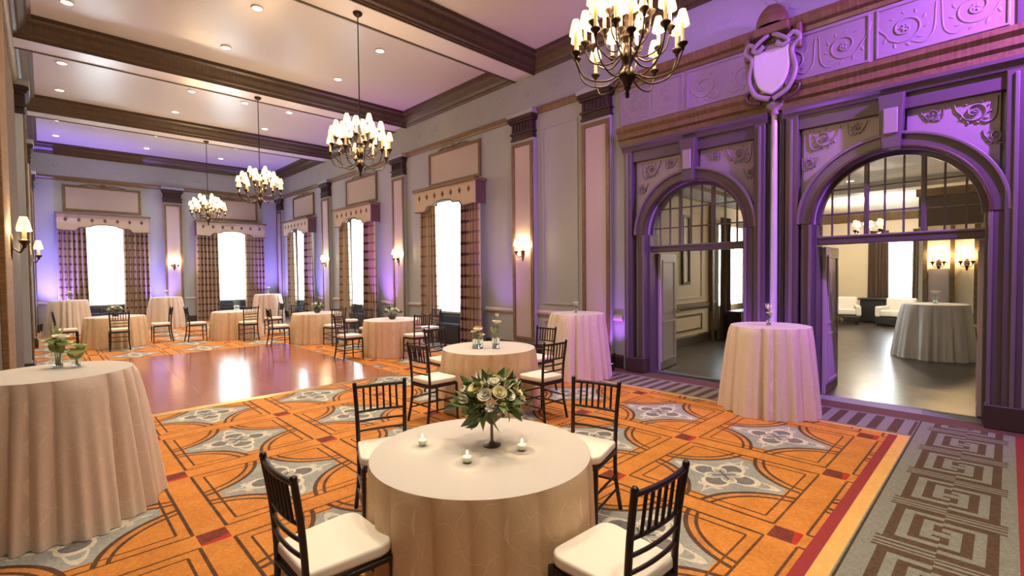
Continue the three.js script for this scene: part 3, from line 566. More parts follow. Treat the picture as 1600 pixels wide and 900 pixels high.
function armchair(label, x, u, turn) {
  const c = thing('armchair', label, 'armchair', 'white lounge armchairs', x, 0, u, turn);
  mesh('seat', rbox(0.62, 0.2, 0.6, 0, 0.4, 0, 0.05, 3), M.upholstery, c); mesh('backrest', rbox(0.8, 0.5, 0.18, 0, 0.62, 0.33, 0.07, 3), M.upholstery, c);
  for (const s of [-1, 1]) mesh('arm', rbox(0.14, 0.34, 0.68, s * 0.36, 0.44, 0, 0.05, 3), M.upholstery, c);
  mesh('skirt_base', rbox(0.82, 0.2, 0.74, 0, 0.17, 0.02, 0.02), M.black, c);
  for (const [a, b] of [[-1, -1], [1, -1], [-1, 1], [1, 1]]) mesh('foot', rbox(0.06, 0.08, 0.06, a * 0.34, 0.04, b * 0.3, 0.01), M.black, c);
}
armchair('white armchair in the lounge beside the dark wall left of the window', 18.8, 3.75, PI / 2 + 0.3); armchair('white armchair in the lounge below the right arch window', 18.8, 2.4, PI / 2 - 0.3);
{ const b = thing('lounge_cabinet', 'black cabinet between the two white lounge armchairs', 'cabinet', null, 19.85, 0, 3.05);
  mesh('body', rbox(0.6, 0.72, 0.8, 0, 0.4, 0, 0.02), M.black, b); mesh('top', rbox(0.66, 0.05, 1.0, 0, 0.78, 0, 0.015), M.black, b); mesh('plinth', rbox(0.54, 0.05, 0.74, 0, 0.025, 0, 0.01), M.black, b); }
// door leaves folded back into the lounge
function doorLeaf(n, x, u, turn, label, w = 0.78) {
  const d = struct('door_' + n, label, 'door', x, 0, u, turn);
  mesh('leaf', rbox(w, 2.05, 0.045, w / 2, 1.04, 0, 0.006), M.door, d);
  for (const z of [-1, 1]) { mesh('upper_panel', frameBars(0.1, 0.98, w - 0.1, 1.95, 0.04, 0.012, z > 0 ? 0.034 : -0.022), M.door, d); mesh('lower_panel', frameBars(0.1, 0.16, w - 0.1, 0.86, 0.04, 0.012, z > 0 ? 0.034 : -0.022), M.door, d); mesh('kick_plate', box(w - 0.06, 0.12, 0.004, w / 2, 0.08, z * 0.025), M.bronze, d); }
  const h = mesh('handle', rbox(0.04, 0.18, 0.012, w - 0.06, 0.98, 0.03, 0.004), M.brass, d); mesh('knob', new THREE.SphereGeometry(0.03, 12, 8).translate(w - 0.06, 1.0, 0.07), M.brass, h);
  const h2 = mesh('handle', rbox(0.04, 0.18, 0.012, w - 0.06, 0.98, -0.03, 0.004), M.brass, d); mesh('knob', new THREE.SphereGeometry(0.03, 12, 8).translate(w - 0.06, 1.0, -0.07), M.brass, h2);
}
doorLeaf(1, WX + 0.26, ARCH[0].c + ARCH[0].r - 0.06, 0.12, 'grey door leaf folded open at the left side of the left arch');
doorLeaf(2, WX + 0.26, ARCH[1].c + ARCH[1].r - 0.06, 0.02, 'grey door leaf folded open at the left side of the right arch');
doorLeaf(3, WX + 0.26, ARCH[1].c - ARCH[1].r + 0.06, -0.02, 'grey door leaf folded open at the right side of the right arch');

// ---------------------------------------------------------------- lamps
function candleLamp(parent, x, y, z, sc = 1, h = 0.13) {
  const cup = mesh('candle_cup', candleLamp.cup, M.iron, parent); cup.position.set(x, y, z); cup.scale.setScalar(sc);
  const c = mesh('candle', candleLamp.can, M.candle, parent); c.position.set(x, y + 0.03 * sc, z); c.scale.set(sc, sc * h / 0.13, sc);
  const s = mesh('shade', candleLamp.sha, M.shade, parent); s.position.set(x, y + (0.03 + h - 0.02) * sc, z); s.scale.setScalar(sc);
}
candleLamp.cup = lathe([[0, -0.05], [0.012, -0.045], [0.016, -0.02], [0.04, 0.005], [0.044, 0.018], [0.03, 0.022], [0.016, 0.03], [0, 0.032]], 12);
candleLamp.can = lathe([[0, 0], [0.0145, 0], [0.0145, 0.125], [0.008, 0.13], [0, 0.13]], 8);
candleLamp.sha = lathe([[0.056, 0], [0.05, 0.04], [0.036, 0.095], [0.027, 0.125], [0, 0.128]], 12);
function chandelier(label, x, u, ytop, ybot, k = 1) {
  const g = thing('chandelier', label, 'chandelier', 'ballroom chandeliers', x, ybot, u);
  const H = ytop - ybot;
  mesh('canopy', lathe([[0, H], [0.075, H], [0.075, H - 0.02], [0.05, H - 0.05], [0.015, H - 0.07]], 14), M.iron, g);
  mesh('rod', rod(V3(0, 0.5, 0), V3(0, H - 0.04, 0), 0.009, 0.009, 8), M.iron, g);
  mesh('body', lathe([[0, 0.05], [0.03, 0.06], [0.045, 0.1], [0.075, 0.13], [0.085, 0.17], [0.05, 0.21], [0.035, 0.25], [0.06, 0.29], [0.07, 0.34], [0.04, 0.40], [0.025, 0.44], [0.06, 0.47], [0.065, 0.5], [0.02, 0.53], [0.018, 0.62], [0.03, 0.64], [0.012, 0.68]].map(p => [p[0], p[1]]), 20), M.iron, g);
  mesh('finial', lathe([[0, -0.04], [0.014, -0.03], [0.02, 0], [0.012, 0.02], [0.032, 0.045], [0.03, 0.07], [0, 0.08]], 12), M.iron, g);
  const tiers = [[10, 0.46, 0.30, 0.17, 0.0], [10, 0.36, 0.44, 0.34, 0.31], [6, 0.20, 0.56, 0.46, 0.2]];
  for (const [n, r, y, yb, ph] of tiers) for (let i = 0; i < n; i++) {
    const a = ph + 2 * PI * i / n, c = Math.cos(a), s = Math.sin(a), q = (t, yy) => V3(c * t, yy, s * t), dy = (i % 2) * 0.07;
    const ar = mesh('arm', tube([q(0.05, yb), q(r * 0.45, yb - 0.07), q(r * 0.85, yb - 0.04 + dy * 0.6), q(r, y - 0.03 + dy)], 0.0075, 14, 5), M.iron, g);
    candleLamp(ar, c * r, y + 0.02 + dy, s * r, 1, 0.15);
  }
  for (let i = 0; i < 5; i++) { const a = 0.31 + 2 * PI * (2 * i) / 10, L = new THREE.PointLight(WARM, LIGHT.chandelier / 5 * k); L.castShadow = true; L.shadow.radius = 1.5; L.position.set(Math.cos(a) * 0.36, 0.44 + 0.23, Math.sin(a) * 0.36); g.add(L); }
  return g;
}
chandelier('large bronze candle chandelier cut by the top edge near the arches', 3.7, 2.34, HS, 3.29);
chandelier('bronze candle chandelier hanging over the near edge of the dance floor', 3.7, 7.27, HS, 3.36);
chandelier('bronze candle chandelier hanging over the far edge of the dance floor', 3.7, 12.25, HS, 3.36);
chandelier('smallest looking bronze chandelier in front of the end wall windows', 3.7, 17.22, HS, 3.36);
function sconce(fr, x, y, label, group, p = 0.1) {
  const g = inFrame(thing('wall_sconce', label, 'wall lamp', group), fr); g.translateX(x); g.translateY(y); g.translateZ(-p);
  mesh('back_plate', lathe([[0, -0.2], [0.012, -0.19], [0.03, -0.12], [0.05, -0.06], [0.05, 0.02], [0.02, 0.08], [0, 0.1]], 14).scale(1, 1, 0.35), M.iron, g);
  for (const s of [-1, 1]) {
    const ar = mesh('arm', tube([V3(0, -0.06, -0.01), V3(s * 0.06, -0.11, -0.06), V3(s * 0.1, -0.06, -0.09), V3(s * 0.1, -0.03, -0.1)], 0.008, 14, 6), M.iron, g);
    candleLamp(ar, s * 0.1, 0.0, -0.1, 1.15, 0.11);
    const L = new THREE.PointLight(WARM, LIGHT.sconce); L.castShadow = true; L.position.set(s * 0.1, 0.16, -0.1); g.add(L);
  }
}
sconce(frames.right, 7.26, 2.2, 'lit twin wall lamp on the pilaster nearest the arches', 'ballroom wall lamps', 0.115);
sconce(frames.right, 12.3, 2.2, 'lit twin wall lamp on the second pilaster between the curtained windows', 'ballroom wall lamps', 0.115);
sconce(frames.right, 17.3, 2.2, 'lit twin wall lamp on the pilaster nearest the far corner', 'ballroom wall lamps', 0.115);
sconce(frames.far, -3.62, 2.2, 'lit twin wall lamp between the two end wall windows', 'ballroom wall lamps', 0.115);
sconce(frames.left, -7.7, 2.14, 'larger lit twin wall lamp at the left picture edge', 'ballroom wall lamps', 0.06);
sconce(frames.left, -12.25, 2.14, 'farther lit twin wall lamp on the left wall', 'ballroom wall lamps', 0.15);
sconce([15.0, 0, 0, PI / 2], 1.14, 1.9, 'lit twin wall lamp on the lounge pier', 'lounge wall lamps', 0.005);
sconce([15.0, 0, 0, PI / 2], 0.66, 1.9, 'lit wall lamp at the far right edge of the lounge pier', 'lounge wall lamps', 0.005);
{ // lounge chandelier
  const g = thing('lounge_chandelier', 'small lit chandelier in the lounge seen through the right fanlight', 'chandelier', null, 16.6, 2.78, 2.75);
  mesh('rod', rod(V3(0, 0.2, 0), V3(0, LH - 2.78, 0), 0.01), M.brass, g); mesh('body', lathe([[0, -0.12], [0.04, -0.08], [0.06, 0], [0.03, 0.1], [0.02, 0.25]], 12), M.brass, g);
  for (let i = 0; i < 6; i++) { const a = i * PI / 3, c = Math.cos(a), s = Math.sin(a); const ar = mesh('arm', tube([V3(0, 0, 0), V3(c * 0.15, -0.08, s * 0.15), V3(c * 0.32, 0.02, s * 0.32)], 0.01, 10, 5), M.brass, g); candleLamp(ar, c * 0.32, 0.06, s * 0.32, 1.3, 0.1); }
  const L = new THREE.PointLight(SOFT, LIGHT.lounge); L.castShadow = true; L.shadow.radius = 2; L.position.set(0.32, 0.06 + 0.2, 0); g.add(L);
}
// recessed downlights
const downs = [];
for (const u of [-1.2, 0.85, 3.9, 5.75, 8.85, 10.77, 13.85, 15.86, 18.9, 20.95]) for (const x of [0.4, 2.7, 4.97]) downs.push([x, u]);
downs.push([3.87, 13.85]);
const NTH = ['the left row', 'the middle row', 'the right row'];
downs.forEach(([x, u]) => {
  const bay = u < 2 ? 'behind the camera' : u < 7 ? 'above the front tables' : u < 12 ? 'in the coffer above the dance floor' : u < 17 ? 'in the second coffer past the dance floor' : 'in the farthest coffer';
  const row = x < 1 ? NTH[0] : x < 3 ? NTH[1] : x < 4 ? 'an extra spot' : NTH[2];
  const g = thing('ceiling_light', 'recessed ceiling spot ' + bay + ', ' + row + ([-1.2, 3.9, 8.85, 13.85, 18.9].includes(u) ? ' nearer one' : ' farther one'), 'ceiling light', 'recessed ceiling spots', x, HCEIL - 0.012, u);
  mesh('trim_ring', new THREE.TorusGeometry(0.085, 0.012, 6, 20).rotateX(PI / 2), M.white, g);
  mesh('lens', new THREE.CylinderGeometry(0.08, 0.08, 0.01, 18).translate(0, 0.002, 0), M.lens, g);
  const L = new THREE.SpotLight(SOFT, LIGHT.down, 0, 0.85, 0.9, 2); L.castShadow = true; L.shadow.radius = 3; L.position.set(0, -0.02, 0); L.target.position.set(0, -3, 0); g.add(L); g.add(L.target);
});
for (const [x, u] of [[10, 2.5], [13, 2.5], [17.5, 2.0]]) {
  const g = thing('lounge_spot', 'recessed ceiling spot in the lounge ceiling ' + (x < 11 ? 'near the arches' : x < 15 ? 'midway' : 'near the far window'), 'ceiling light', 'lounge ceiling spots', x, LH - 0.012, u);
  mesh('trim_ring', new THREE.TorusGeometry(0.085, 0.012, 6, 20).rotateX(PI / 2), M.white, g); mesh('lens', new THREE.CylinderGeometry(0.08, 0.08, 0.01, 18), M.lens, g);
  const L = new THREE.SpotLight(SOFT, LIGHT.lounge * 0.4, 0, 1.0, 0.9, 2); L.castShadow = true; L.shadow.radius = 3; L.position.set(0, -0.02, 0); L.target.position.set(0, -3, 0); g.add(L); g.add(L.target);
}
function aimY(m, dir) { m.quaternion.setFromUnitVectors(V3(0, 1, 0), dir.clone().normalize()); }
// purple floor uplights
function uplight(x, u, tx, ty, tu, k, label, y = 0, col = null) {
  const g = thing('uplight', label, 'floor light', 'purple uplights', x, y, u);
  mesh('housing', lathe([[0, 0], [0.06, 0], [0.07, 0.02], [0.07, 0.12], [0.062, 0.12], [0.06, 0.1], [0, 0.1]], 16), M.black, g);
  mesh('lens', new THREE.CylinderGeometry(0.055, 0.055, 0.008, 16).translate(0, 0.108, 0), M.purpleLens, g);
  const L = new THREE.SpotLight(col || PURPLE, LIGHT.uplight * k, 0, 0.62, 1, 2); L.castShadow = true; L.shadow.radius = 2; L.position.set(0, 0.13, 0); L.target.position.set(tx - x, ty - y, -(tu - u)); g.add(L); g.add(L.target);
}
function stageLamp(x, y, u, tx, ty, tu, k, cone, drop, label) {      // purple stage lamp hung from a beam, above the picture
  const g = thing('stage_lamp', label, 'stage light', 'hung purple stage lamps', x, y, u);
  mesh('clamp', rod(V3(0, 0.1, 0), V3(0, drop, 0), 0.02), M.black, g); const can = mesh('can', lathe([[0, -0.16], [0.09, -0.16], [0.1, 0.14], [0.09, 0.14], [0.085, 0.1], [0, 0.1]], 20), M.black, g), d = V3(tx - x, ty - y, -(tu - u)).normalize(); aimY(can, d);
  const le = mesh('lens', new THREE.CylinderGeometry(0.08, 0.08, 0.01, 18).translate(0, 0.12, 0), M.purpleLens, g); aimY(le, d);
  const L = new THREE.SpotLight(PURPLE, LIGHT.wash * k, 0, cone, 1, 2); L.castShadow = true; L.shadow.radius = 4; L.position.copy(d.clone().multiplyScalar(0.16)); L.target.position.copy(d.clone().multiplyScalar(3)); g.add(L); g.add(L.target);
}
stageLamp(6.0, 5.35, -1.6, 7.5, 3.9, 0.35, 1.25, 0.9, HCEIL - 5.35, 'purple stage lamp hung high beyond the right arch');
stageLamp(5.1, 5.5, 2.0, 7.5, 4.9, 4.3, 0.12, 0.9, HS - 5.5, 'purple stage lamp hung from the near beam before the left arch');
const VIOLET = new THREE.Color().setRGB(0.26, 0.17, 1.0);
uplight(7.22, 2.42, 7.5, 4.9, 2.3, 0.8, 'purple floor uplight behind the skirted table between the arches');
uplight(7.22, 4.93, 7.5, 4.9, 4.9, 0.3, 'purple floor uplight left of the left arch');
uplight(6.8, 7.85, 7.5, 5.4, 7.9, 0.5, 'purple floor uplight beside the pilaster nearest the arches');
uplight(6.85, 12.95, 7.5, 5, 13, 1.8, 'purple floor uplight beside the second pilaster');
uplight(6.85, 17.9, 7.5, 5, 18, 2.2, 'violet floor uplight beside the third pilaster', 0, VIOLET);
uplight(6.8, 21.5, 7.4, 5, 22.1, 3.0, 'violet floor uplight in the right far corner', 0, VIOLET);
uplight(0.25, 21.75, 0.1, 5.4, 22.3, 5.0, 'violet floor uplight in the left far corner', 0, VIOLET);
uplight(3.15, 21.75, 3.2, 5, 22.4, 2.4, 'violet floor uplight under the end wall lamp', 0, VIOLET);

// ---------------------------------------------------------------- tables and cloths
function gridGeo(nt, rows, fn) {
  const pos = [], uv = [], idx = [];
  rows.forEach(w => { for (let i = 0; i <= nt; i++) { const a = 2 * PI * i / nt, p = fn(w, a); pos.push(p[0], p[1], p[2]); uv.push(p[3], p[4]); } });
  for (let j = 0; j < rows.length - 1; j++) for (let i = 0; i < nt; i++) { const a = j * (nt + 1) + i, b = a + nt + 1; idx.push(a, a + 1, b, a + 1, b + 1, b); }
  const g = new THREE.BufferGeometry(); g.setAttribute('position', new THREE.Float32BufferAttribute(pos, 3)); g.setAttribute('uv', new THREE.Float32BufferAttribute(uv, 2)); g.setIndex(idx); g.computeVertexNormals(); return g;
}
const clothTop = (r, h) => gridGeo(96, [0, 0.3, 0.6, 0.85, 0.96, 1], (q, a) => [r * q * Math.cos(a), h - (q === 1 ? 0.004 : 0), r * q * Math.sin(a), r * q * Math.cos(a), r * q * Math.sin(a)]);
function clothSkirt(rT, rB, h, folds, amp, seed) {
  const rows = []; for (let j = 0; j <= 26; j++) rows.push(j / 26);
  return gridGeo(360, rows, (t, a) => {
    const w = a + 0.16 * Math.sin(2 * a + seed) + 0.10 * Math.sin(5 * a + seed * 2.3), lobe = 2 * Math.pow(Math.abs(Math.cos(folds * w / 2 + seed)), 0.62) - 1.1;
    const mod = 0.65 + 0.45 * Math.sin(3 * a + seed * 1.7) * Math.sin(2 * a + seed), f2 = Math.sin(Math.round(folds * 1.7) * a + 2 * Math.sin(3 * a + seed * 2) + seed * 5);
    const g = Math.pow(t, 0.42), r = rT + (rB - rT) * Math.pow(t, 0.8) + amp * g * (lobe * mod + 0.22 * f2 * t);
    const y = t === 0 ? h - 0.004 : h - 0.006 - (h - 0.010) * t;
    return [r * Math.cos(a), y, r * Math.sin(a), a * rT * 1.2, t * h + 0.3 + 0.02 * f2];
  });
}
function clothed(kind, x, u, seed, where, opt = {}) {
  const tall = kind === 'cocktail', h = tall ? 1.06 : 0.76, r = opt.r || (tall ? 0.45 : 0.61);
  const t = thing(tall ? 'cocktail_table' : 'dining_table', (tall ? 'high round cocktail table ' : 'round dining table ') + where, 'table', tall ? 'cocktail tables' : 'dining tables', x, 0, u);
  mesh('tabletop', new THREE.CylinderGeometry(r - 0.012, r - 0.012, 0.025, 40).translate(0, h - 0.02, 0), M.black, t);
  mesh('pedestal', rod(V3(0, 0.03, 0), V3(0, h - 0.03, 0), 0.035), M.black, t); mesh('base_plate', new THREE.CylinderGeometry(0.25, 0.27, 0.025, 24).translate(0, 0.0125, 0), M.black, t);
  const c = thing('tablecloth', (tall ? 'tall cloth draped over the cocktail table ' : 'embroidered cloth on the round dining table ') + where, 'tablecloth', tall ? 'cocktail table cloths' : 'dining table cloths', x, 0, u, opt.turn || 0);
  mesh('top_cloth', clothTop(r, h), opt.mat || M.clothPlain, c);
  mesh('skirt', clothSkirt(r, opt.rb || (tall ? r + 0.1 : r + 0.05), h, opt.folds || (tall ? 17 : 19), opt.amp || (tall ? 0.075 : 0.055), seed), opt.mat || (tall ? M.clothIvory : M.cloth), c);
  return h;
}
const DIN = { front: [1.72, 2.03], second: [4.24, 4.82], f1: [5.52, 9.5], f2: [5.2, 12.8], f3: [3.95, 15.4], f4: [1.3, 15.9] };
clothed('dining', ...DIN.front, 0.7, 'nearest the camera', { r: 0.60, rb: 0.615, amp: 0.05, folds: 17 });
clothed('dining', ...DIN.second, 1.9, 'behind the front table');
clothed('dining', ...DIN.f1, 2.6, 'by the nearest window');
clothed('dining', ...DIN.f2, 3.3, 'by the second window of the long wall');
clothed('dining', ...DIN.f3, 4.1, 'before the right end wall window');
clothed('dining', ...DIN.f4, 5.2, 'before the left end wall window');
clothed('cocktail', 0.04, 4.82, 1.3, 'cut by the left picture edge', { amp: 0.085, rb: 0.56, folds: 19 });
clothed('cocktail', 6.5, 2.07, 2.2, 'between the two arched doorways', { rb: 0.53 });
clothed('cocktail', 6.5, 5.1, 3.1, 'left of the left arch', { rb: 0.55 });
clothed('cocktail', 0.55, 20.4, 4.4, 'in the left far corner');
clothed('cocktail', 3.05, 20.4, 5.0, 'under the end wall lamp');
clothed('cocktail', 6.2, 19.9, 6.1, 'in the right far corner');
clothed('cocktail', 12.6, 1.0, 1.7, 'in the lounge through the right arch', { r: 0.5, rb: 0.62, mat: M.clothWhite });

// ---------------------------------------------------------------- chiavari chairs
function buildChair() {
  const g = thing('chiavari_chair', 'x', 'chair', 'chiavari chairs');
  const fw = 0.19, bw = 0.17, fz = -0.19, bz = 0.19, top = 0.92;
  for (const s of [-1, 1]) {
    mesh('front_leg', rod(V3(s * (fw + 0.005), 0, fz - 0.01), V3(s * fw, 0.45, fz), 0.012, 0.017, 10), M.chair, g);
    mesh('back_post', tube([V3(s * (bw + 0.02), 0, bz + 0.05), V3(s * bw, 0.25, bz + 0.01), V3(s * bw, 0.46, bz), V3(s * (bw + 0.005), 0.7, bz + 0.015), V3(s * (bw + 0.015), top, bz + 0.045)], 0.0155, 18, 8), M.chair, g);
    mesh('post_cap', new THREE.SphereGeometry(0.017, 8, 6).translate(s * (bw + 0.015), top + 0.006, bz + 0.046), M.chair, g);
    for (const y of [0.16, 0.27]) mesh('side_stretcher', rod(V3(s * (fw + 0.003), y, fz - 0.006), V3(s * (bw + 0.005), y, bz + 0.02), 0.009), M.chair, g);
    mesh('seat_rail', rod(V3(s * fw, 0.435, fz), V3(s * bw, 0.435, bz), 0.015, 0.015, 8), M.chair, g);
  }
  mesh('seat_rail', rod(V3(-fw, 0.435, fz), V3(fw, 0.435, fz), 0.015), M.chair, g); mesh('seat_rail', rod(V3(-bw, 0.435, bz), V3(bw, 0.435, bz), 0.015), M.chair, g);
  for (const y of [0.18, 0.29]) mesh('front_stretcher', rod(V3(-fw, y, fz - 0.006), V3(fw, y, fz - 0.006), 0.009), M.chair, g);
  mesh('back_stretcher', rod(V3(-bw, 0.22, bz + 0.015), V3(bw, 0.22, bz + 0.015), 0.009), M.chair, g);
  const bar = (name, y, z, r, bow = 0.012) => mesh(name, tube([V3(-bw, y, z), V3(-bw * 0.5, y, z + bow), V3(0, y, z + bow * 1.3), V3(bw * 0.5, y, z + bow), V3(bw, y, z)], r, 12, 6), M.chair, g);
  bar('top_rail', 0.905, bz + 0.042, 0.0135); bar('back_rail', 0.725, bz + 0.018, 0.010); bar('back_rail', 0.655, bz + 0.012, 0.0095); bar('back_rail', 0.585, bz + 0.007, 0.0095);
  for (let k = 0; k < 6; k++) { const x = -bw + (k + 1) * 2 * bw / 7; mesh('spindle', rod(V3(x, 0.725, bz + 0.031), V3(x, 0.905, bz + 0.055), 0.0085, 0.0085, 6), M.chair, g); }
  mesh('seat_board', rbox(0.38, 0.022, 0.38, 0, 0.452, 0, 0.009), M.chair, g);
  const cs = new THREE.Shape(), w1 = 0.205, w0 = 0.18, d = 0.192, q = 0.07;
  cs.moveTo(-w0 + 0.03, -d); cs.lineTo(w0 - 0.03, -d); cs.quadraticCurveTo(w0, -d, w0, -d + 0.03); cs.lineTo(w1, d - q); cs.quadraticCurveTo(w1, d + 0.01, w1 - q, d + 0.012); cs.lineTo(-w1 + q, d + 0.012); cs.quadraticCurveTo(-w1, d + 0.01, -w1, d - q); cs.lineTo(-w0, -d + 0.03); cs.quadraticCurveTo(-w0, -d, -w0 + 0.03, -d);
  const cg = new THREE.ExtrudeGeometry(cs, { depth: 0.022, bevelEnabled: true, bevelSize: 0.012, bevelThickness: 0.016, bevelOffset: -0.012, bevelSegments: 4, curveSegments: 10 }).rotateX(-PI / 2).translate(0, 0.463 + 0.016, 0);
  mesh('cushion', cg, M.cushion, g);
  return g;
}
const chair0 = buildChair(); let firstChair = true;
function chair(label, x, u, dx, du) {
  const a = Math.atan2(-dx, du);
  if (firstChair) { firstChair = false; chair0.userData.label = label; chair0.position.set(x, 0, -u); chair0.rotation.y = a; return; }
  copy(chair0, label, x, 0, u, a);
}
chair('dark spindle back chair left of the front table, cut by the bottom edge', 0.925, 2.15, 1, 0.0);
chair('dark spindle back chair right of the front table, cut by the bottom edge', 1.745, 1.18, 0.05, 1);
chair('dark spindle back chair behind the front table on its left', 1.73, 3.08, -0.32, -0.95);
chair('dark spindle back chair behind the front table on its right', 2.72, 2.10, -0.97, -0.2);
chair('dark chair in front of the second table on its left', 3.32, 4.78, 1, 0.05);
chair('dark chair in front of the second table on its right', 4.3, 3.93, 0.05, 1);
chair('dark chair behind the second table on its left', 4.2, 5.77, 0, -1);
chair('dark chair behind the second table on its right', 5.2, 4.86, -1, 0);
const sides = [['on the dance floor side', -1, 0], ['on the near side', 0, -1], ['on the wall side', 1, 0], ['on the far side', 0, 1]];
for (const [k, nm] of [['f1', 'table by the nearest window'], ['f2', 'table by the second window'], ['f3', 'table before the right end window'], ['f4', 'table before the left end window']])
  for (const [s, dx, du] of sides) { const [cx, cu] = DIN[k], o = 0.96 + rr(0, 0.04); chair('dark chair at the ' + nm + ' ' + s, cx + dx * o + rr(-0.05, 0.05), cu + du * o + rr(-0.05, 0.05), -dx + rr(-0.1, 0.1), -du + rr(-0.1, 0.1)); }

// ---------------------------------------------------------------- flowers, vases, candles
const leafGeo = (() => {
  const pos = [], idx = [], n = 6;
  for (let j = 0; j <= n; j++) { const t = j / n, w = 0.5 * Math.sin(PI * Math.pow(t, 0.8)) * 0.42, y = t, z = -0.35 * t * t; pos.push(-w, y, z + w * 0.35, 0, y, z, w, y, z + w * 0.35); }
  for (let j = 0; j < n; j++) for (let k = 0; k < 2; k++) { const a = j * 3 + k; idx.push(a, a + 1, a + 3, a + 1, a + 4, a + 3); }
  const g = new THREE.BufferGeometry(); g.setAttribute('position', new THREE.Float32BufferAttribute(pos, 3)); g.setAttribute('uv', new THREE.Float32BufferAttribute(new Float32Array(pos.length / 3 * 2), 2)); g.setIndex(idx); g.computeVertexNormals(); return g;
})();
function petalCup(r, h, open) {                    // one curled petal
  const pos = [], idx = [], n = 5, m = 4;
  for (let j = 0; j <= n; j++) for (let i = 0; i <= m; i++) { const t = j / n, a = (i / m - 0.5) * 1.9 * (1 - 0.25 * t * t), q = r * (0.25 + open * Math.pow(t, 0.7)); pos.push(q * Math.sin(a), h * t - (t > 0.8 ? (t - 0.8) * h * 0.5 * open : 0), q * Math.cos(a)); }
  for (let j = 0; j < n; j++) for (let i = 0; i < m; i++) { const a = j * (m + 1) + i; idx.push(a, a + 1, a + m + 1, a + 1, a + m + 2, a + m + 1); }
  const g = new THREE.BufferGeometry(); g.setAttribute('position', new THREE.Float32BufferAttribute(pos, 3)); g.setAttribute('uv', new THREE.Float32BufferAttribute(new Float32Array(pos.length / 3 * 2), 2)); g.setIndex(idx); g.computeVertexNormals(); return g;
}
const roseGeo = (() => {
  const L = [];
  for (const [n, r, h, o, ph] of [[3, 0.35, 0.75, 0.5, 0], [4, 0.6, 0.8, 0.6, 0.5], [5, 0.85, 0.78, 0.85, 0.2], [6, 1.05, 0.66, 1.0, 0.7]]) for (let k = 0; k < n; k++) L.push(petalCup(r, h, o).rotateY(ph + 2 * PI * k / n));
  L.push(new THREE.SphereGeometry(0.3, 8, 6).translate(0, 0.3, 0)); return merge(L);
})();
const lilyGeo = (() => { const L = []; for (let k = 0; k < 6; k++) L.push(leafGeo.clone().scale(0.75, 1.15, 1.2).rotateX(0.75).rotateY(k * PI / 3)); return merge(L); })();
function aim(m, dir) { m.quaternion.setFromUnitVectors(V3(0, 1, 0), dir.clone().normalize()); }
function bouquet(parent, cx, cy, cz, R, nLeaf, nRose, flat = 0.75, mats = [M.leaf, M.leafDark, M.leafLight], petals = [M.petal], size = 1) {
  for (let i = 0; i < nLeaf; i++) {
    const a = rr(0, 2 * PI), el = rr(-0.55, 1.35), d = V3(Math.cos(el) * Math.cos(a), Math.sin(el) * flat, Math.cos(el) * Math.sin(a)), k = rr(0.35, 0.7);
    const m = mesh('leaf', leafGeo, mats[Math.floor(rnd() * mats.length)], parent); m.position.set(cx + d.x * R * k, cy + d.y * R * k, cz + d.z * R * k);
    aim(m, d.clone().add(V3(rr(-0.5, 0.5), rr(-0.45, 0.35), rr(-0.5, 0.5)))); m.rotateY(rr(0, 6)); const s = rr(0.45, 0.8) * R * size; m.scale.set(s, s, s);
  }
  for (let i = 0; i < nRose; i++) {
    const a = i * 2.4 + rr(-0.3, 0.3), el = 0.15 + 1.2 * ((i + 0.5) / nRose) + rr(-0.15, 0.15), d = V3(Math.cos(el) * Math.cos(a), Math.sin(el) * flat, Math.cos(el) * Math.sin(a));
    const lily = i % 3 === 1, m = mesh(lily ? 'lily' : 'rose', lily ? lilyGeo : roseGeo, petals[i % petals.length], parent); m.position.set(cx + d.x * R * 0.78, cy + d.y * R * 0.78, cz + d.z * R * 0.78); aim(m, d.clone().add(V3(0, 0.35, 0))); m.scale.setScalar(R * (lily ? 0.36 : rr(0.19, 0.26)) * size);
  }
}
{ // front centrepiece on its pedestal
  const t = thing('flower_arrangement', 'white flowers and dark greenery on a slim pedestal, front table centre', 'flowers', null, 1.80, 0.76, 2.03);
  mesh('pedestal_vase', lathe([[0, 0], [0.05, 0], [0.052, 0.006], [0.02, 0.014], [0.009, 0.03], [0.008, 0.12], [0.03, 0.14], [0.075, 0.18], [0.085, 0.21], [0.08, 0.21], [0, 0.19]], 24), M.bronze, t);
  bouquet(t, 0, 0.245, 0, 0.205, 190, 30, 0.82, [M.leaf, M.leafDark, M.leafLight, M.leaf, M.leafLight], [M.petal, M.petal, M.petalCream], 0.72);
  for (const [a, l] of [[-2.2, 0.24], [-0.3, 0.28], [0.25, 0.24], [2.6, 0.22], [1.4, 0.2]]) for (let k = 0; k < 5; k++) { const m = mesh('trailing_leaf', leafGeo, M.leafDark, t), q = 0.10 + k * l * 0.14; m.position.set(Math.cos(a) * q, 0.25 - k * 0.012, Math.sin(a) * q); aim(m, V3(Math.cos(a), -0.25 + 0.3 * (k % 2), Math.sin(a) + (k % 2 ? 0.5 : -0.5))); m.scale.setScalar(0.075); }
}
function votive(label, x, y, u) {
  const g = thing('votive_candle', label, 'candle', 'votive candles', x, y, u);
  mesh('glass_cup', lathe([[0, 0], [0.024, 0], [0.027, 0.01], [0.031, 0.055], [0.029, 0.055], [0.025, 0.012], [0, 0.006]], 20), M.vaseGlass, g);
  mesh('wax', lathe([[0, 0.012], [0.022, 0.012], [0.024, 0.036], [0, 0.035]], 16), M.wax, g);
  const f = mesh('flame', new THREE.SphereGeometry(0.006, 8, 8).scale(1, 2.4, 1).translate(0, 0.054, 0), M.flame, g);
  const L = new THREE.PointLight(WARM, 0.03); L.castShadow = true; L.shadow.radius = 0.2; L.position.set(0, 0.054, 0); g.add(L);
}
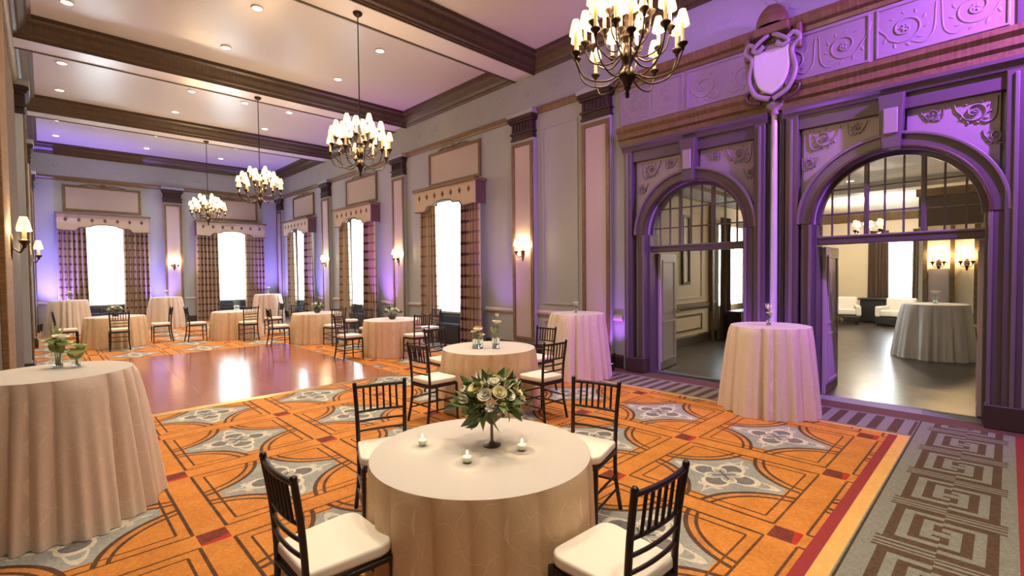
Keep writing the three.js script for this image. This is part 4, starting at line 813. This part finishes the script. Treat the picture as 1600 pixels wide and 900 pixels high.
votive('lit votive candle on the front table, leftmost', 1.52, 0.76, 2.31); votive('lit votive candle on the front table nearest the camera', 1.54, 0.76, 1.93); votive('lit votive candle on the front table, right of the flowers', 1.86, 0.76, 1.85);
function cylVase(label, x, y, u, r, h, fill, flowers) {
  const g = thing('glass_vase', label, 'vase', 'clear glass vases', x, y, u);
  mesh('glass', lathe([[0, 0], [r, 0], [r, h], [r - 0.003, h], [r - 0.003, 0.008], [0, 0.008]], 28), M.vaseGlass, g);
  if (fill) mesh('water', lathe([[0, 0.01], [r - 0.005, 0.01], [r - 0.005, fill], [0, fill]], 24), M.water, g);
  for (const [dx, dz, hh, kind, s, mt] of flowers) {
    const st = mesh('stem', tube([V3(dx * 0.3, 0.02, dz * 0.3), V3(dx * 0.6, hh * 0.55, dz * 0.6), V3(dx, hh, dz)], 0.004, 8, 5), M.leafLight, g);
    const m = mesh('bloom', kind === 'l' ? lilyGeo : roseGeo, mt, st); m.position.set(dx, hh - 0.01, dz); m.scale.setScalar(s); m.rotation.z = -dx * 6; m.rotation.x = dz * 6;
    if (kind !== 'n') for (let k = 0; k < 2; k++) { const lf = mesh('leaf', leafGeo, M.leafLight, st); lf.position.set(dx * 0.6, hh * 0.6, dz * 0.6); aim(lf, V3(Math.cos(k * 3 + dx * 40), 0.9, Math.sin(k * 3 + dz * 40))); lf.scale.setScalar(0.07); }
  }
}
cylVase('tall clear vase with white and peach blooms on the second table, left one', 4.08, 0.76, 4.86, 0.075, 0.26, 0.12, [[-0.02, 0.03, 0.25, 'r', 0.045, M.petal], [0.03, -0.02, 0.26, 'r', 0.05, M.petalPeach], [0.02, 0.04, 0.18, 'r', 0.04, M.petal], [-0.03, -0.03, 0.22, 'r', 0.04, M.petal]]);
cylVase('taller clear vase with a white lily on the second table, right one', 4.24, 0.76, 4.68, 0.055, 0.30, 0.14, [[0.01, 0.01, 0.34, 'r', 0.05, M.petal], [-0.01, -0.02, 0.2, 'l', 0.09, M.petalGreen], [0.02, 0.0, 0.42, 'l', 0.05, M.petal]]);
cylVase('short clear vase with green and white blooms on the left cocktail table', 0.06, 1.06, 4.98, 0.035, 0.13, 0.06, [[-0.02, 0, 0.2, 'r', 0.05, M.petalGreen], [0.03, 0.02, 0.18, 'r', 0.045, M.petalGreen], [0.0, -0.03, 0.24, 'l', 0.09, M.petalGreen], [0.02, 0.03, 0.23, 'r', 0.04, M.petal]]);
cylVase('little clear vase of green blooms at the rim of the left cocktail table', 0.16, 1.06, 4.9, 0.03, 0.08, 0.04, [[0.0, 0, 0.11, 'r', 0.05, M.petalGreen], [0.02, 0.0, 0.16, 'r', 0.035, M.petalGreen]]);
cylVase('slim clear vase with a white bloom on the cocktail table between the arches', 6.45, 1.06, 2.07, 0.03, 0.12, 0.06, [[0.0, 0, 0.2, 'l', 0.08, M.petal], [-0.03, 0.02, 0.15, 'r', 0.035, M.petalGreen]]);
cylVase('slim clear vase with a white bloom on the cocktail table left of the left arch', 6.45, 1.06, 5.1, 0.03, 0.12, 0.06, [[0.0, 0, 0.17, 'r', 0.045, M.petal], [0.02, 0.01, 0.13, 'r', 0.03, M.petal]]);
cylVase('slim vase with a white bloom on the left corner cocktail table', 0.55, 1.06, 20.4, 0.035, 0.14, 0.06, [[0, 0, 0.24, 'r', 0.08, M.petal]]);
cylVase('slim vase with a white bloom on the cocktail table under the end wall lamp', 3.05, 1.06, 20.4, 0.035, 0.14, 0.06, [[0, 0, 0.2, 'r', 0.07, M.petal]]);
cylVase('slim vase with a white bloom on the right corner cocktail table', 6.2, 1.06, 19.9, 0.035, 0.14, 0.06, [[0, 0, 0.24, 'r', 0.08, M.petal]]);
cylVase('clear vase with a white bloom on the lounge cocktail table', 12.6, 1.06, 1.0, 0.04, 0.16, 0.07, [[0, 0, 0.22, 'r', 0.07, M.petal]]);
cylVase('tall clear vase with bare pale stems on the table before the right end window', 3.95, 0.76, 15.4, 0.07, 0.4, 0.15, [[0.04, 0, 0.62, 'n', 0.03, M.petal], [-0.05, 0.02, 0.56, 'n', 0.03, M.petal], [0.0, -0.05, 0.5, 'n', 0.03, M.petal]]);
for (const [k, nm] of [['f1', 'by the nearest window'], ['f2', 'by the second window'], ['f4', 'before the left end window']]) {
  const g = thing('low_centrepiece', 'low green and white flower bowl on the table ' + nm, 'flowers', 'far table flowers', DIN[k][0], 0.76, DIN[k][1]);
  mesh('bowl', lathe([[0, 0], [0.05, 0], [0.09, 0.05], [0.1, 0.1], [0.09, 0.1], [0, 0.06]], 16), M.bronze, g);
  bouquet(g, 0, 0.16, 0, 0.17, 36, 9, 0.6);
}
scene.traverse(o => { if (o.isMesh) o.castShadow = o.receiveShadow = true; });
renderer.render(scene, camera);
